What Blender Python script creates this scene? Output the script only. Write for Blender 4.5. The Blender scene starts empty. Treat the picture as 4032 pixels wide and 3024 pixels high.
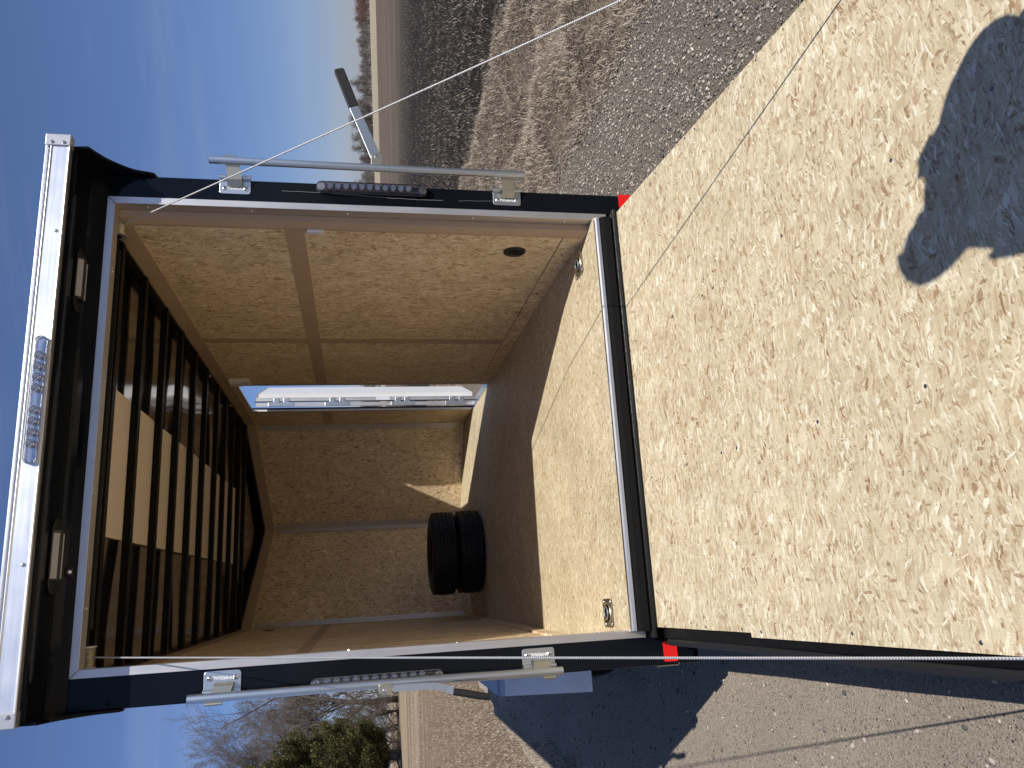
import bpy, bmesh, math, random
import numpy as np
from mathutils import Vector, Matrix, noise as mnoise
R = math.radians
random.seed(7); rng = np.random.default_rng(11)
sc = bpy.context.scene
COL = sc.collection

# ------------------------------------------------------------------ frame of the trailer (it stands nose-up on the sloping road)
_n = Vector((-.0151, .0324, .9994)).normalized()
TR = _n.rotation_difference(Vector((0, 0, 1))).to_matrix()      # trailer axes -> world axes
T4 = TR.to_4x4()
TRn = np.array(TR)
def W(p): return TR @ Vector(p)

# ------------------------------------------------------------------ camera
cam_d = bpy.data.cameras.new('camera'); cam = bpy.data.objects.new('camera', cam_d); COL.objects.link(cam)
cr = Vector((.9659, -.2589, -.0069)); cr = Vector((0.96617, -0.25785, -0.00687))
yaw, pit, rol = 0.2605, -0.1956, -0.0070
fw = Vector((math.sin(yaw)*math.cos(pit), math.cos(yaw)*math.cos(pit), math.sin(pit)))
rt = Vector((math.cos(yaw), -math.sin(yaw), 0)); up = rt.cross(fw)
r2 = rt*math.cos(rol) + up*math.sin(rol); u2 = -rt*math.sin(rol) + up*math.cos(rol)
m = Matrix((TR @ (-u2), TR @ r2, TR @ (-fw))).transposed().to_4x4()     # photo was taken upright and is shown turned a quarter left
CAM_T = Vector((-0.7402, -3.3226, 1.0930))
m.translation = W(CAM_T)
cam.matrix_world = m
cam_d.sensor_width = 36.0; cam_d.sensor_fit = 'HORIZONTAL'; cam_d.lens = 36*3088.35/4032
cam_d.clip_start = .05; cam_d.clip_end = 6000
sc.camera = cam

# ------------------------------------------------------------------ sun and sky
S = TR @ Vector((-.3104, .5824, -.7513)).normalized()
sun_d = bpy.data.lights.new('sun', 'SUN'); sun_d.energy = 4.35; sun_d.angle = R(.5); sun_d.color = (1, .955, .88)
sun = bpy.data.objects.new('sun', sun_d); COL.objects.link(sun)
sun.rotation_euler = S.to_track_quat('-Z', 'Y').to_euler(); sun.location = (3, -6, 9)
el = math.asin(-S.z); az = math.atan2(-S.x, -S.y)
world = bpy.data.worlds.new('World'); sc.world = world; world.use_nodes = True
wt = world.node_tree; wt.nodes.clear()
sky = wt.nodes.new('ShaderNodeTexSky'); sky.sky_type = 'NISHITA'; sky.sun_disc = False
sky.sun_elevation = el; sky.sun_rotation = az; sky.altitude = 300; sky.air_density = 1.0; sky.dust_density = .3; sky.ozone_density = 3.6
bg = wt.nodes.new('ShaderNodeBackground'); bg.inputs[1].default_value = .076
wo = wt.nodes.new('ShaderNodeOutputWorld')
# thin bands of high cirrus, laid out over the sky's own directions
tc = wt.nodes.new('ShaderNodeTexCoord'); mp = wt.nodes.new('ShaderNodeMapping'); mp.inputs['Scale'].default_value = (1.2, 1.2, 13)
mp.inputs['Rotation'].default_value = (R(3), R(-4), 0)
nz = wt.nodes.new('ShaderNodeTexNoise'); nz.inputs['Scale'].default_value = 1.5; nz.inputs['Detail'].default_value = 5
rp = wt.nodes.new('ShaderNodeValToRGB'); rp.color_ramp.elements[0].position = .52; rp.color_ramp.elements[1].position = .8
rp.color_ramp.elements[1].color = (.16, .16, .16, 1)
hs = wt.nodes.new('ShaderNodeHueSaturation'); hs.inputs['Saturation'].default_value = 1.02
mx = wt.nodes.new('ShaderNodeMix'); mx.data_type = 'RGBA'; mx.inputs[7].default_value = (6.2, 6.8, 7.6, 1)
L = wt.links
L.new(tc.outputs['Generated'], mp.inputs[0]); L.new(mp.outputs[0], nz.inputs['Vector']); L.new(nz.outputs[0], rp.inputs[0])
ge_ = wt.nodes.new('ShaderNodeSeparateXYZ'); L.new(tc.outputs['Generated'], ge_.inputs[0])
low = wt.nodes.new('ShaderNodeValToRGB'); low.color_ramp.elements[0].position = 0; low.color_ramp.elements[0].color = (.66, .68, .98, 1)
low.color_ramp.elements[1].position = .55; low.color_ramp.elements[1].color = (.98, .93, 1.06, 1); e_ = low.color_ramp.elements.new(.16); e_.color = (.74, .77, 1.02, 1)
mu = wt.nodes.new('ShaderNodeMix'); mu.data_type = 'RGBA'; mu.blend_type = 'MULTIPLY'; mu.inputs[0].default_value = 1
L.new(ge_.outputs[2], low.inputs[0]); L.new(sky.outputs[0], mu.inputs[6]); L.new(low.outputs[0], mu.inputs[7])
L.new(mu.outputs[2], hs.inputs['Color']); L.new(hs.outputs[0], mx.inputs[6]); L.new(rp.outputs[0], mx.inputs[0])
L.new(mx.outputs[2], bg.inputs[0]); L.new(bg.outputs[0], wo.inputs[0])
sc.view_settings.view_transform = 'Standard'; sc.view_settings.look = 'None'; sc.view_settings.gamma = 1
sc.view_settings.exposure = 0.22
sc.cycles.use_denoising = True
sc.cycles.max_bounces = 14; sc.cycles.diffuse_bounces = 10; sc.cycles.glossy_bounces = 4
sc.cycles.sample_clamp_indirect = 8

# ------------------------------------------------------------------ materials
class NT:
    def __init__(s, name):
        s.m = bpy.data.materials.new(name); s.m.use_nodes = True; s.t = s.m.node_tree
        s.b = s.t.nodes['Principled BSDF']
    def n(s, typ, **kw):
        o = s.t.nodes.new(typ)
        for k, v in kw.items():
            if k.startswith('i_'):
                k = k[2:]; k = int(k) if k.isdigit() else k
                o.inputs[k].default_value = v
            else: setattr(o, k, v)
        return o
    def l(s, a, b): s.t.links.new(a, b)
    def math(s, op, a, b=0.0, c=None):
        o = s.n('ShaderNodeMath', operation=op)
        for i, v in enumerate((a, b, c)):
            if v is None: continue
            if hasattr(v, 'default_value') and not isinstance(v, (int, float)): s.l(v, o.inputs[i])
            else: o.inputs[i].default_value = v
        return o.outputs[0]
    def ramp(s, fac, stops, interp='LINEAR'):
        o = s.n('ShaderNodeValToRGB'); cr = o.color_ramp; cr.interpolation = interp
        while len(cr.elements) < len(stops): cr.elements.new(.5)
        for e, (p, c) in zip(cr.elements, stops):
            e.position = p; e.color = (*c, 1) if len(c) == 3 else c
        s.l(fac, o.inputs[0]); return o.outputs[0]
    def mix(s, f, a, b, mode='MIX'):
        o = s.n('ShaderNodeMix', data_type='RGBA', blend_type=mode)
        for i, v in ((0, f), (6, a), (7, b)):
            if hasattr(v, 'default_value') and not isinstance(v, (int, float)): s.l(v, o.inputs[i])
            elif i == 0: o.inputs[0].default_value = v
            else: o.inputs[i].default_value = (*v, 1)
        return o.outputs[2]
    def noise(s, vec, scale, detail=4, rough=.5, dist=0.0):
        o = s.n('ShaderNodeTexNoise'); o.inputs['Scale'].default_value = scale; o.inputs['Detail'].default_value = detail
        o.inputs['Roughness'].default_value = rough; o.inputs['Distortion'].default_value = dist
        if vec is not None: s.l(vec, o.inputs['Vector'])
        return o.outputs[0]
    def obj(s): return s.n('ShaderNodeTexCoord').outputs['Object']
    def mapping(s, vec, scale=(1, 1, 1), rot=(0, 0, 0), loc=(0, 0, 0)):
        o = s.n('ShaderNodeMapping'); o.inputs['Scale'].default_value = scale; o.inputs['Rotation'].default_value = rot
        o.inputs['Location'].default_value = loc; s.l(vec, o.inputs[0]); return o.outputs[0]
    def bump(s, h, strength, dist):
        o = s.n('ShaderNodeBump'); o.inputs['Strength'].default_value = strength; o.inputs['Distance'].default_value = dist
        s.l(h, o.inputs['Height']); s.l(o.outputs[0], s.b.inputs['Normal'])
    def set(s, **kw):
        for k, v in kw.items():
            k = k.replace('_', ' ')
            s.b.inputs[k].default_value = (*v, 1) if isinstance(v, tuple) and len(v) == 3 and 'Color' in k else v
        return s

def plain(name, col, rough=.5, metal=0.0, spec=.5, coat=0.0, var=.12, bump=0.0, vs=30):
    t = NT(name); t.set(Roughness=rough, Metallic=metal, Specular_IOR_Level=spec, Coat_Weight=coat, Coat_Roughness=.06)
    f = t.noise(t.obj(), vs, 4, .6)
    c = t.mix(f, tuple(x*(1-var) for x in col), tuple(min(1, x*(1+var)) for x in col)); t.l(c, t.b.inputs['Base Color'])
    if bump: t.bump(f, bump, .002)
    return t.m

def osb(name, ax1, ax2, seed=0.0, rot=0.0, shift=1.0, seams=(), red=0.0, dark=0, big_f=.9):
    sp_ = 2.1 if dark else 1.0; wob_ = .075 if dark else .06
    """oriented strand board: four stacked layers of long wood flakes; the uppermost flake at a point shows"""
    t = NT(name)
    P = t.obj()
    def dot(ax):
        o = t.n('ShaderNodeVectorMath', operation='DOT_PRODUCT'); t.l(P, o.inputs[0]); o.inputs[1].default_value = ax; return o.outputs['Value']
    cb = t.n('ShaderNodeCombineXYZ'); t.l(dot(ax1), cb.inputs[0]); t.l(dot(ax2), cb.inputs[1]); cb.inputs[2].default_value = seed
    V = cb.outputs[0]
    # ragged edges of the flakes
    nd = t.n('ShaderNodeTexNoise'); nd.inputs['Scale'].default_value = 60; nd.inputs['Detail'].default_value = 3; t.l(V, nd.inputs['Vector'])
    sub = t.n('ShaderNodeVectorMath', operation='SUBTRACT'); t.l(nd.outputs['Color'], sub.inputs[0]); sub.inputs[1].default_value = (.5, .5, .5)
    scl = t.n('ShaderNodeVectorMath', operation='SCALE'); t.l(sub.outputs[0], scl.inputs[0]); scl.inputs['Scale'].default_value = .009
    add = t.n('ShaderNodeVectorMath', operation='ADD'); t.l(V, add.inputs[0]); t.l(scl.outputs[0], add.inputs[1]); VD = add.outputs[0]
    nd2 = t.n('ShaderNodeTexNoise'); nd2.inputs['Scale'].default_value = 6; nd2.inputs['Detail'].default_value = 1; t.l(V, nd2.inputs['Vector'])
    sub2 = t.n('ShaderNodeVectorMath', operation='SUBTRACT'); t.l(nd2.outputs['Color'], sub2.inputs[0]); sub2.inputs[1].default_value = (.5, .5, .5)
    scl2 = t.n('ShaderNodeVectorMath', operation='SCALE'); t.l(sub2.outputs[0], scl2.inputs[0]); scl2.inputs['Scale'].default_value = wob_
    add2 = t.n('ShaderNodeVectorMath', operation='ADD'); t.l(VD, add2.inputs[0]); t.l(scl2.outputs[0], add2.inputs[1]); VD = add2.outputs[0]
    hcur = None; vcur = None
    for k, (a, ln, wd, bias) in enumerate(((10, .034, .0065, .0), (-14, .028, .0085, .04), (46, .030, .007, -.14), (-55, .027, .006, -.17), (2, .042, .0048, -.02), (-30, .055, .020, -.13), (24, .018, .0042, -.06))):
        mpv = t.mapping(VD, (1, 1, 1), (0, 0, R(a*(sp_ if abs(a) < 20 else 1) + rot)), (k*1.37+seed, k*2.11, 0))
        q_ = 1.35 if dark else big_f; mpv = t.mapping(mpv, (1/(ln*q_), 1/(wd*q_), 1))
        vo = t.n('ShaderNodeTexVoronoi', feature='F1', voronoi_dimensions='2D'); vo.inputs['Scale'].default_value = 1; vo.inputs['Randomness'].default_value = 1
        t.l(mpv, vo.inputs['Vector'])
        sp = t.n('ShaderNodeSeparateColor'); t.l(vo.outputs['Color'], sp.inputs[0])
        h = t.math('ADD', t.math('MULTIPLY', vo.outputs['Distance'], -.55), t.math('ADD', sp.outputs[0], bias))
        v = sp.outputs[1]
        if hcur is None: hcur, vcur = h, v
        else:
            g = t.math('GREATER_THAN', h, hcur)
            mm = t.n('ShaderNodeMix', data_type='FLOAT'); t.l(g, mm.inputs[0]); t.l(vcur, mm.inputs[2]); t.l(v, mm.inputs[3]); vcur = mm.outputs[0]
            hcur = t.math('MAXIMUM', hcur, h)
    s = shift
    c = lambda r, g, b: (min(.95, r*s), min(.95, g*s*(1-.05*red)), min(.95, b*s*(1-.12*red)))
    if dark: stops = [(0, c(.22, .125, .06)), (.03, c(.33, .22, .12)), (.06, c(.44, .325, .195)), (.2, c(.54, .43, .275)), (.45, c(.625, .53, .375)), (.7, c(.57, .465, .31)), (.88, c(.655, .57, .415)), (1, c(.73, .665, .525))]
    else: stops = [(0, c(.27, .16, .08)), (.02, c(.36, .25, .15)), (.05, c(.43, .34, .215)), (.2, c(.47, .39, .255)), (.5, c(.555, .485, .335)), (.72, c(.52, .445, .30)), (.82, c(.58, .515, .37)), (.92, c(.635, .58, .435)), (1, c(.71, .67, .54))]
    col = t.ramp(vcur, stops)
    # grain inside the flakes and thin gaps under their edges
    gr = t.noise(t.mapping(V, (28, 260, 1), (0, 0, R(5))), 1, 3, .6)
    col = t.mix(1.0, col, t.ramp(gr, [(.25, (.86, .84, .82)), (.75, (1.06, 1.05, 1.04))]), 'MULTIPLY')
    edge = t.ramp(hcur, [(.34, (.60, .50, .40)), (.52, (1, 1, 1))])
    col = t.mix(.8, col, edge, 'MULTIPLY')
    blot = t.noise(V, 7, 4, .65)
    col = t.mix(1.0, col, t.ramp(blot, [(.3, (.90, .885, .865)), (.5, (1, 1, 1)), (.72, (1.09, 1.10, 1.12))]), 'MULTIPLY')
    blot2 = t.noise(V, 1.6, 3, .6)
    col = t.mix(1.0, col, t.ramp(blot2, [(.32, (.93, .92, .90)), (.68, (1.05, 1.05, 1.05))]), 'MULTIPLY')
    # odd scattered dark bark slivers and pin knots
    vk = t.n('ShaderNodeTexVoronoi', feature='F1', voronoi_dimensions='2D'); vk.inputs['Scale'].default_value = 1
    t.l(t.mapping(VD, (16, 46, 1), (0, 0, R(35))), vk.inputs['Vector'])
    sk = t.n('ShaderNodeSeparateColor'); t.l(vk.outputs['Color'], sk.inputs[0])
    k1 = t.math('LESS_THAN', vk.outputs['Distance'], t.math('MULTIPLY', t.math('POWER', sk.outputs[1], 1.6), .24)); k2 = t.math('GREATER_THAN', sk.outputs[0], .88)
    kk = t.math('MULTIPLY', k1, k2)
    col = t.mix(t.math('MULTIPLY', kk, .6), col, (.20, .10, .045))
    for (cx, cy, val, wdt) in seams:        # (axis index, -, position, width): butt joints between sheets
        sep = t.n('ShaderNodeSeparateXYZ'); t.l(P, sep.inputs[0])
        d = t.math('ABSOLUTE', t.math('SUBTRACT', sep.outputs[cx], val))
        col = t.mix(t.math('MULTIPLY', t.math('LESS_THAN', d, wdt), .55), col, (.24, .14, .07))
    t.l(col, t.b.inputs['Base Color']); t.set(Roughness=.62, Specular_IOR_Level=.35)
    t.bump(hcur, .35, .0015)
    return t.m

M = {}
M['osb_floor'] = osb('strand_board_floor', (0, 1, 0), (1, 0, 0), 3.1, rot=90, shift=1.12)
M['osb_ramp'] = osb('strand_board_ramp', (0, 1, 0), (1, 0, 0), 8.4, rot=90, shift=1.13, big_f=1.2)
M['osb_side'] = osb('strand_board_wall', (0, 0, 1), (0, 1, 0), 1.7, shift=1.32, red=.3, dark=1)
_v = Vector((-.9235, .71, 0)).normalized(); _w = Vector((1.0065, .71, 0)).normalized()
M['osb_nose_r'] = osb('strand_board_nose_right', (0, 0, 1), tuple(_v), 5.7, shift=1.32, red=.6, dark=1)
M['osb_nose_l'] = osb('strand_board_nose_left', (0, 0, 1), tuple(_w), 6.9, shift=1.32, red=.6, dark=1)
M['hardboard'] = plain('brown_hardboard', (.46, .335, .225), .6, var=.10, vs=8)
M['hardboard_dark'] = plain('dark_hardboard', (.25, .155, .09), .62, var=.08, vs=8)
M['ply'] = plain('pale_ceiling_board', (.70, .585, .45), .6, var=.05, vs=5)
def alu(name, col=(.80, .81, .83), rough=.28, axis=2, streak=1.0, metal=1.0):
    t = NT(name); t.set(Metallic=metal)
    sc_ = [160, 160, 160]; sc_[axis] = 3
    f = t.noise(t.mapping(t.obj(), tuple(sc_)), 1, 4, .65)
    g = t.noise(t.obj(), 9, 5, .6)
    c = t.mix(f, tuple(x*(1-.10*streak) for x in col), col); c = t.mix(t.math('MULTIPLY', g, .35), c, tuple(x*.72 for x in col))
    t.l(c, t.b.inputs['Base Color'])
    r = t.n('ShaderNodeMapRange'); t.l(t.math('ADD', t.math('MULTIPLY', f, .5), t.math('MULTIPLY', g, .5)), r.inputs[0]); r.inputs[3].default_value = rough*.75; r.inputs[4].default_value = rough*1.5
    t.l(r.outputs[0], t.b.inputs['Roughness']); t.bump(f, .08, .0006)
    return t.m
M['alu_z'] = alu('brushed_aluminium_upright', (.74, .72, .70), .40, axis=2)
M['alu_x'] = alu('brushed_aluminium_level', axis=0)
M['alu_bar'] = alu('mill_finish_bar', (.86, .87, .89), .33, axis=0)
M['alu_dull'] = alu('dull_aluminium', (.74, .72, .70), .5, axis=2)
M['cap'] = plain('cast_end_cap', (.50, .50, .52), .42, metal=.75)
M['zinc'] = alu('zinc_plated_steel', (.68, .72, .74), .30, axis=2, streak=.6)
M['zinc_y'] = alu('yellow_zinc_steel', (.58, .55, .43), .34, axis=2, streak=.6)
M['chrome'] = plain('bright_screw', (.78, .78, .79), .18, metal=1)
def paint(name, col=(.0042, .0055, .0085), rough=.07):
    t = NT(name); t.set(Roughness=rough, Specular_IOR_Level=.16, Base_Color=col)
    f = t.noise(t.obj(), 1.7, 3, .5); g = t.noise(t.obj(), 60, 3, .6)
    r = t.n('ShaderNodeMapRange'); t.l(g, r.inputs[0]); r.inputs[3].default_value = rough*.6; r.inputs[4].default_value = rough*2.2
    t.l(r.outputs[0], t.b.inputs['Roughness']); t.bump(f, .12, .01)
    # dust
    d = t.noise(t.obj(), 240, 3, .7); dd = t.ramp(d, [(.62, (0, 0, 0)), (.78, (1, 1, 1))])
    t.l(t.mix(t.math('MULTIPLY', dd, .12), col, (.25, .24, .23)), t.b.inputs['Base Color'])
    return t.m
M['black'] = paint('gloss_black_paint')
M['black_satin'] = paint('satin_black_steel', (.0045, .0043, .004), .30)
t = NT('glossy_roof_sheet'); t.set(Metallic=1.0, Roughness=.10, Base_Color=(.42, .385, .35)); M['roof'] = t.m
M['rubber'] = plain('black_rubber', (.009, .009, .009), .62, bump=.3, vs=140)
M['grit'] = plain('grit_coated_sill', (.006, .0058, .0055), .75, spec=.12, var=.9, bump=1.0, vs=420)
M['plastic_black'] = plain('black_plastic', (.012, .012, .013), .38)
M['white_plastic'] = plain('white_plastic', (.74, .72, .68), .4, var=.03)
M['white_metal'] = plain('white_door_skin', (.80, .81, .83), .45, var=.03)
M['pressed'] = plain('bright_pressed_letters', (.92, .92, .92), .45, var=.02)
M['red'] = None
t = NT('red_reflector'); t.set(Roughness=.22, Base_Color=(.75, .012, .012), Specular_IOR_Level=.6)
vv = t.n('ShaderNodeTexVoronoi'); vv.inputs['Scale'].default_value = 380; t.l(t.obj(), vv.inputs['Vector']); t.bump(vv.outputs[0], .3, .001); M['red'] = t.m
t = NT('clear_lens'); gl = t.n('ShaderNodeBsdfGlossy'); gl.inputs['Roughness'].default_value = .06; tp = t.n('ShaderNodeBsdfTransparent'); tp.inputs[0].default_value = (.93, .94, .95, 1)
fr = t.n('ShaderNodeFresnel'); fr.inputs[0].default_value = 1.5; ms = t.n('ShaderNodeMixShader'); t.l(t.math('ADD', fr.outputs[0], .06), ms.inputs[0]); t.l(tp.outputs[0], ms.inputs[1]); t.l(gl.outputs[0], ms.inputs[2])
t.l(ms.outputs[0], t.t.nodes['Material Output'].inputs['Surface']); M['lens'] = t.m
M['led'] = plain('led_reflector_cup', (.86, .86, .88), .22, metal=.8)
M['led_off'] = plain('unlit_led_strip', (.42, .39, .36), .35, var=.3, vs=200)
M['lamp_back'] = plain('lamp_backing', (.10, .10, .11), .3, metal=.4); M['lamp_bright'] = plain('bright_lamp_backing', (.72, .72, .74), .22, metal=.8)
M['fender'] = alu('fender_sheet', (.64, .65, .68), .42, axis=2, streak=.4)
M['cable'] = None
t = NT('steel_wire_rope'); t.set(Metallic=.8, Roughness=.5)
wv = t.n('ShaderNodeTexWave', wave_type='BANDS', bands_direction='Z'); wv.inputs['Scale'].default_value = 70
t.l(t.obj(), wv.inputs['Vector']); t.l(t.mix(wv.outputs[1], (.45, .46, .47), (.95, .95, .95)), t.b.inputs['Base Color']); t.bump(wv.outputs[1], .8, .002); M['cable'] = t.m

# ------------------------------------------------------------------ mesh helpers
class MB:
    def __init__(s): s.v = []; s.f = []
    def add(s, vs, fs):
        o = len(s.v); s.v += [tuple(v) for v in vs]; s.f += [tuple(i+o for i in f) for f in fs]; return s
    def box(s, x0, x1, y0, y1, z0, z1):
        return s.add([(x, y, z) for x in (x0, x1) for y in (y0, y1) for z in (z0, z1)],
                     [(0, 1, 3, 2), (4, 6, 7, 5), (0, 4, 5, 1), (2, 3, 7, 6), (0, 2, 6, 4), (1, 5, 7, 3)])
    def obox(s, c, ax, ay, az):      # centre and three half-axis vectors
        c, ax, ay, az = map(Vector, (c, ax, ay, az))
        return s.add([c+i*ax+j*ay+k*az for i in (-1, 1) for j in (-1, 1) for k in (-1, 1)],
                     [(0, 1, 3, 2), (4, 6, 7, 5), (0, 4, 5, 1), (2, 3, 7, 6), (0, 2, 6, 4), (1, 5, 7, 3)])
    def prism(s, poly, a, b, fn):    # poly 2d, fn(u, v, w) -> 3d
        n = len(poly); vs = [fn(u, v, a) for u, v in poly] + [fn(u, v, b) for u, v in poly]
        fs = [tuple(range(n)), tuple(range(2*n-1, n-1, -1))] + [(i, (i+1) % n, n+(i+1) % n, n+i) for i in range(n)]
        return s.add(vs, fs)
    def tube(s, pts, r, n=10, caps=True):
        pts = [Vector(p) for p in pts]; rs = r if isinstance(r, (list, tuple)) else [r]*len(pts)
        rings = []; prev = None
        for i, p in enumerate(pts):
            d = (pts[min(i+1, len(pts)-1)] - pts[max(i-1, 0)]).normalized()
            if prev is None: a = d.orthogonal().normalized()
            else: a = (prev - d*prev.dot(d)).normalized()
            prev = a; b = d.cross(a); rings.append([p+(a*math.cos(q)+b*math.sin(q))*rs[i] for q in [2*math.pi*k/n for k in range(n)]])
        vs = [v for rg in rings for v in rg]; fs = []
        for i in range(len(pts)-1):
            for k in range(n): fs.append((i*n+k, i*n+(k+1) % n, (i+1)*n+(k+1) % n, (i+1)*n+k))
        if caps: fs += [tuple(range(n-1, -1, -1)), tuple((len(pts)-1)*n+k for k in range(n))]
        return s.add(vs, fs)
    def lathe(s, prof, c, axis=(0, 0, 1), n=32, closed=False):   # prof: (radius, along)
        c = Vector(c); ax = Vector(axis).normalized(); a = ax.orthogonal().normalized(); b = ax.cross(a)
        vs = [c+ax*h+(a*math.cos(q)+b*math.sin(q))*r for r, h in prof for q in [2*math.pi*k/n for k in range(n)]]
        m_ = len(prof); fs = []
        for i in range(m_ if closed else m_-1):
            j = (i+1) % m_
            for k in range(n): fs.append((i*n+k, i*n+(k+1) % n, j*n+(k+1) % n, j*n+k))
        return s.add(vs, fs)
    def dome(s, c, axis, r, h, n=12):
        return s.lathe([(r, 0), (r*.92, h*.45), (r*.62, h*.82), (r*.25, h*.98), (.0001, h)], c, axis, n)

BASE = {}
def prop(o, label=None, cat=None, group=None, kind=None):
    for k, v in (('label', label), ('category', cat), ('group', group), ('kind', kind)):
        if v: o[k] = v
    return o
def root_base(p):
    while p.parent: p = p.parent
    return BASE[p.name]
def thing(name, base, label, cat, group=None, world_=False, rz=0):
    o = bpy.data.objects.new(name, None); o.empty_display_size = .2; COL.objects.link(o)
    if world_: o.location = base; o.rotation_euler = (0, 0, rz)
    else: o.matrix_world = T4 @ Matrix.Translation(Vector(base))
    BASE[o.name] = Vector(base); return prop(o, label, cat, group)
SKEW = .0085      # the body runs very slightly out of square with the rear frame
STRAIGHT = [False]
def root_of(p):
    while p.parent: p = p.parent
    return p
def build(name, mb, mat, parent=None, smooth=False, bevel=0, base=None, recalc=True, seg=2):
    me = bpy.data.meshes.new(name)
    off = root_base(parent) if parent else Vector(base or (0, 0, 0))
    if parent and root_of(parent).name.startswith('cargo_trailer') and not STRAIGHT[0]: mb.v = [(v[0]+SKEW*max(0., v[1]), v[1], v[2]) for v in mb.v]
    me.from_pydata([tuple(Vector(v)-off) for v in mb.v], [], mb.f)
    if recalc:
        bm = bmesh.new(); bm.from_mesh(me); bmesh.ops.recalc_face_normals(bm, faces=bm.faces); bm.to_mesh(me); bm.free()
    me.materials.append(mat)
    if smooth:
        me.shade_smooth() if smooth is True else me.shade_smooth()
        try: me.set_sharp_from_angle(angle=R(35))
        except Exception: pass
    o = bpy.data.objects.new(name, me); COL.objects.link(o)
    if parent: o.parent = parent
    else:
        o.matrix_world = T4 @ Matrix.Translation(off); BASE[o.name] = off
    if bevel:
        b = o.modifiers.new('bevel', 'BEVEL'); b.width = bevel; b.segments = seg; b.limit_method = 'ANGLE'; b.angle_limit = R(30)
    return o
def part(name, mat, parent, fn, **kw):
    mb = MB(); fn(mb); return build(name, mb, mat, parent, **kw)
def stadium(u0, u1, v0, v1, n=8):    # long along u
    r = (v1-v0)/2; vc = (v0+v1)/2
    return [(u1-r+r*math.cos(a), vc+r*math.sin(a)) for a in [-math.pi/2+math.pi*i/n for i in range(n+1)]] + \
           [(u0+r+r*math.cos(a), vc+r*math.sin(a)) for a in [math.pi/2+math.pi*i/n for i in range(n+1)]]
def rrect(u0, u1, v0, v1, r, n=4):
    out = []
    for cx, cy, a0 in ((u1-r, v0+r, -90), (u1-r, v1-r, 0), (u0+r, v1-r, 90), (u0+r, v0+r, 180)):
        out += [(cx+r*math.cos(R(a0+90*i/n)), cy+r*math.sin(R(a0+90*i/n))) for i in range(n+1)]
    return out
XZ = lambda y: (lambda u, v, w: (u, w, v))          # poly in X,Z extruded along Y
fXZ = lambda u, v, w: (u, w, v)
fYZ = lambda u, v, w: (w, u, v)
fXY = lambda u, v, w: (u, v, w)

# ================================================================== THE GROUND
GN = np.array([-.0151, .0324, .9994])
def smooth(a, b, x):
    q = np.clip((x-a)/(b-a), 0, 1); return q*q*(3-2*q)
def vnoise(x, y, s, seed=0):
    x = x/s + seed*17.3; y = y/s + seed*9.7
    xi = np.floor(x); yi = np.floor(y); fx = x-xi; fy = y-yi; fx = fx*fx*(3-2*fx); fy = fy*fy*(3-2*fy)
    def h(a, b):
        q = np.sin(a*127.1+b*311.7+seed*74.7)*43758.5453; return q-np.floor(q)
    return (h(xi, yi)*(1-fx)+h(xi+1, yi)*fx)*(1-fy)+(h(xi, yi+1)*(1-fx)+h(xi+1, yi+1)*fx)*fy
def ground_z(X, Y):
    """height in the trailer's own frame"""
    X = np.asarray(X, float); Y = np.asarray(Y, float)
    near = -.53 + 0*X
    lvl = -.53 - (GN[0]*X + GN[1]*Y)/GN[2]                       # truly level land
    d = np.hypot(X, Y-1)
    yard = lvl + .98*smooth(2, 36, np.hypot(X, Y))                # the yard on the left climbs gently
    far = np.where(X > 0, lvl-.05, yard)
    k = smooth(-3, 3, X); far = (lvl-.05)*k + yard*(1-k)
    w = smooth(5, 22, d)
    z = near*(1-w) + far*w
    # ditch bank on the right: rough tufty swales
    b = smooth(2.3, 2.8, X)*(1-smooth(5.6, 7.0, X))
    z += b*(.13*np.exp(-((X-3.15)/.35)**2) - .12*np.exp(-((X-3.95)/.30)**2) + .13*np.exp(-((X-4.75)/.26)**2) + .16*(vnoise(X, Y, .55, 3)-.5) + .10*(vnoise(X, Y, .22, 13)-.5))
    f = smooth(5.0, 6.0, X)*(1-smooth(30, 60, X))
    z += f*(.06*(vnoise(X, Y*.35, .35, 5)-.5) + .05*(vnoise(X, Y, 1.3, 6)-.5))
    l = smooth(2.3, 3.5, -X)*(1-smooth(20, 40, d))
    z += l*.05*(vnoise(X, Y, .8, 8)-.5)
    return z
def gw(X, Y, dz=0.0):        # to world
    z = ground_z(X, Y)+dz
    P = np.stack([np.asarray(X, float)+0*z, np.asarray(Y, float)+0*z, z], -1)
    return P @ TRn.T
def axis_lines(dense0, dense1, step, lim, g=1.16):
    a = list(np.arange(dense0, dense1+1e-6, step)); s = step; x = a[-1]
    while x < lim: s *= g; x += s; a.append(x)
    s = step; x = a[0]; pre = []
    while x > -lim: s *= g; x -= s; pre.append(x)
    return np.array(pre[::-1]+a)
def grid_obj(name, xs, ys, mat, dz=0.0, keep=None):
    XX, YY = np.meshgrid(xs, ys, indexing='ij'); P = gw(XX, YY, dz).reshape(-1, 3)
    nx, ny = len(xs), len(ys); i = np.arange(nx-1)[:, None]*ny+np.arange(ny-1)[None, :]
    F = np.stack([i, i+ny, i+ny+1, i+1], -1).reshape(-1, 4)
    me = bpy.data.meshes.new(name); me.vertices.add(len(P)); me.vertices.foreach_set('co', P.ravel())
    me.loops.add(F.size); me.loops.foreach_set('vertex_index', F.ravel().astype(np.int32))
    me.polygons.add(len(F)); me.polygons.foreach_set('loop_start', np.arange(0, F.size, 4, dtype=np.int32))
    me.update(calc_edges=True); me.validate(); me.shade_smooth(); me.materials.append(mat)
    o = bpy.data.objects.new(name, me); COL.objects.link(o); return o

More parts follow.
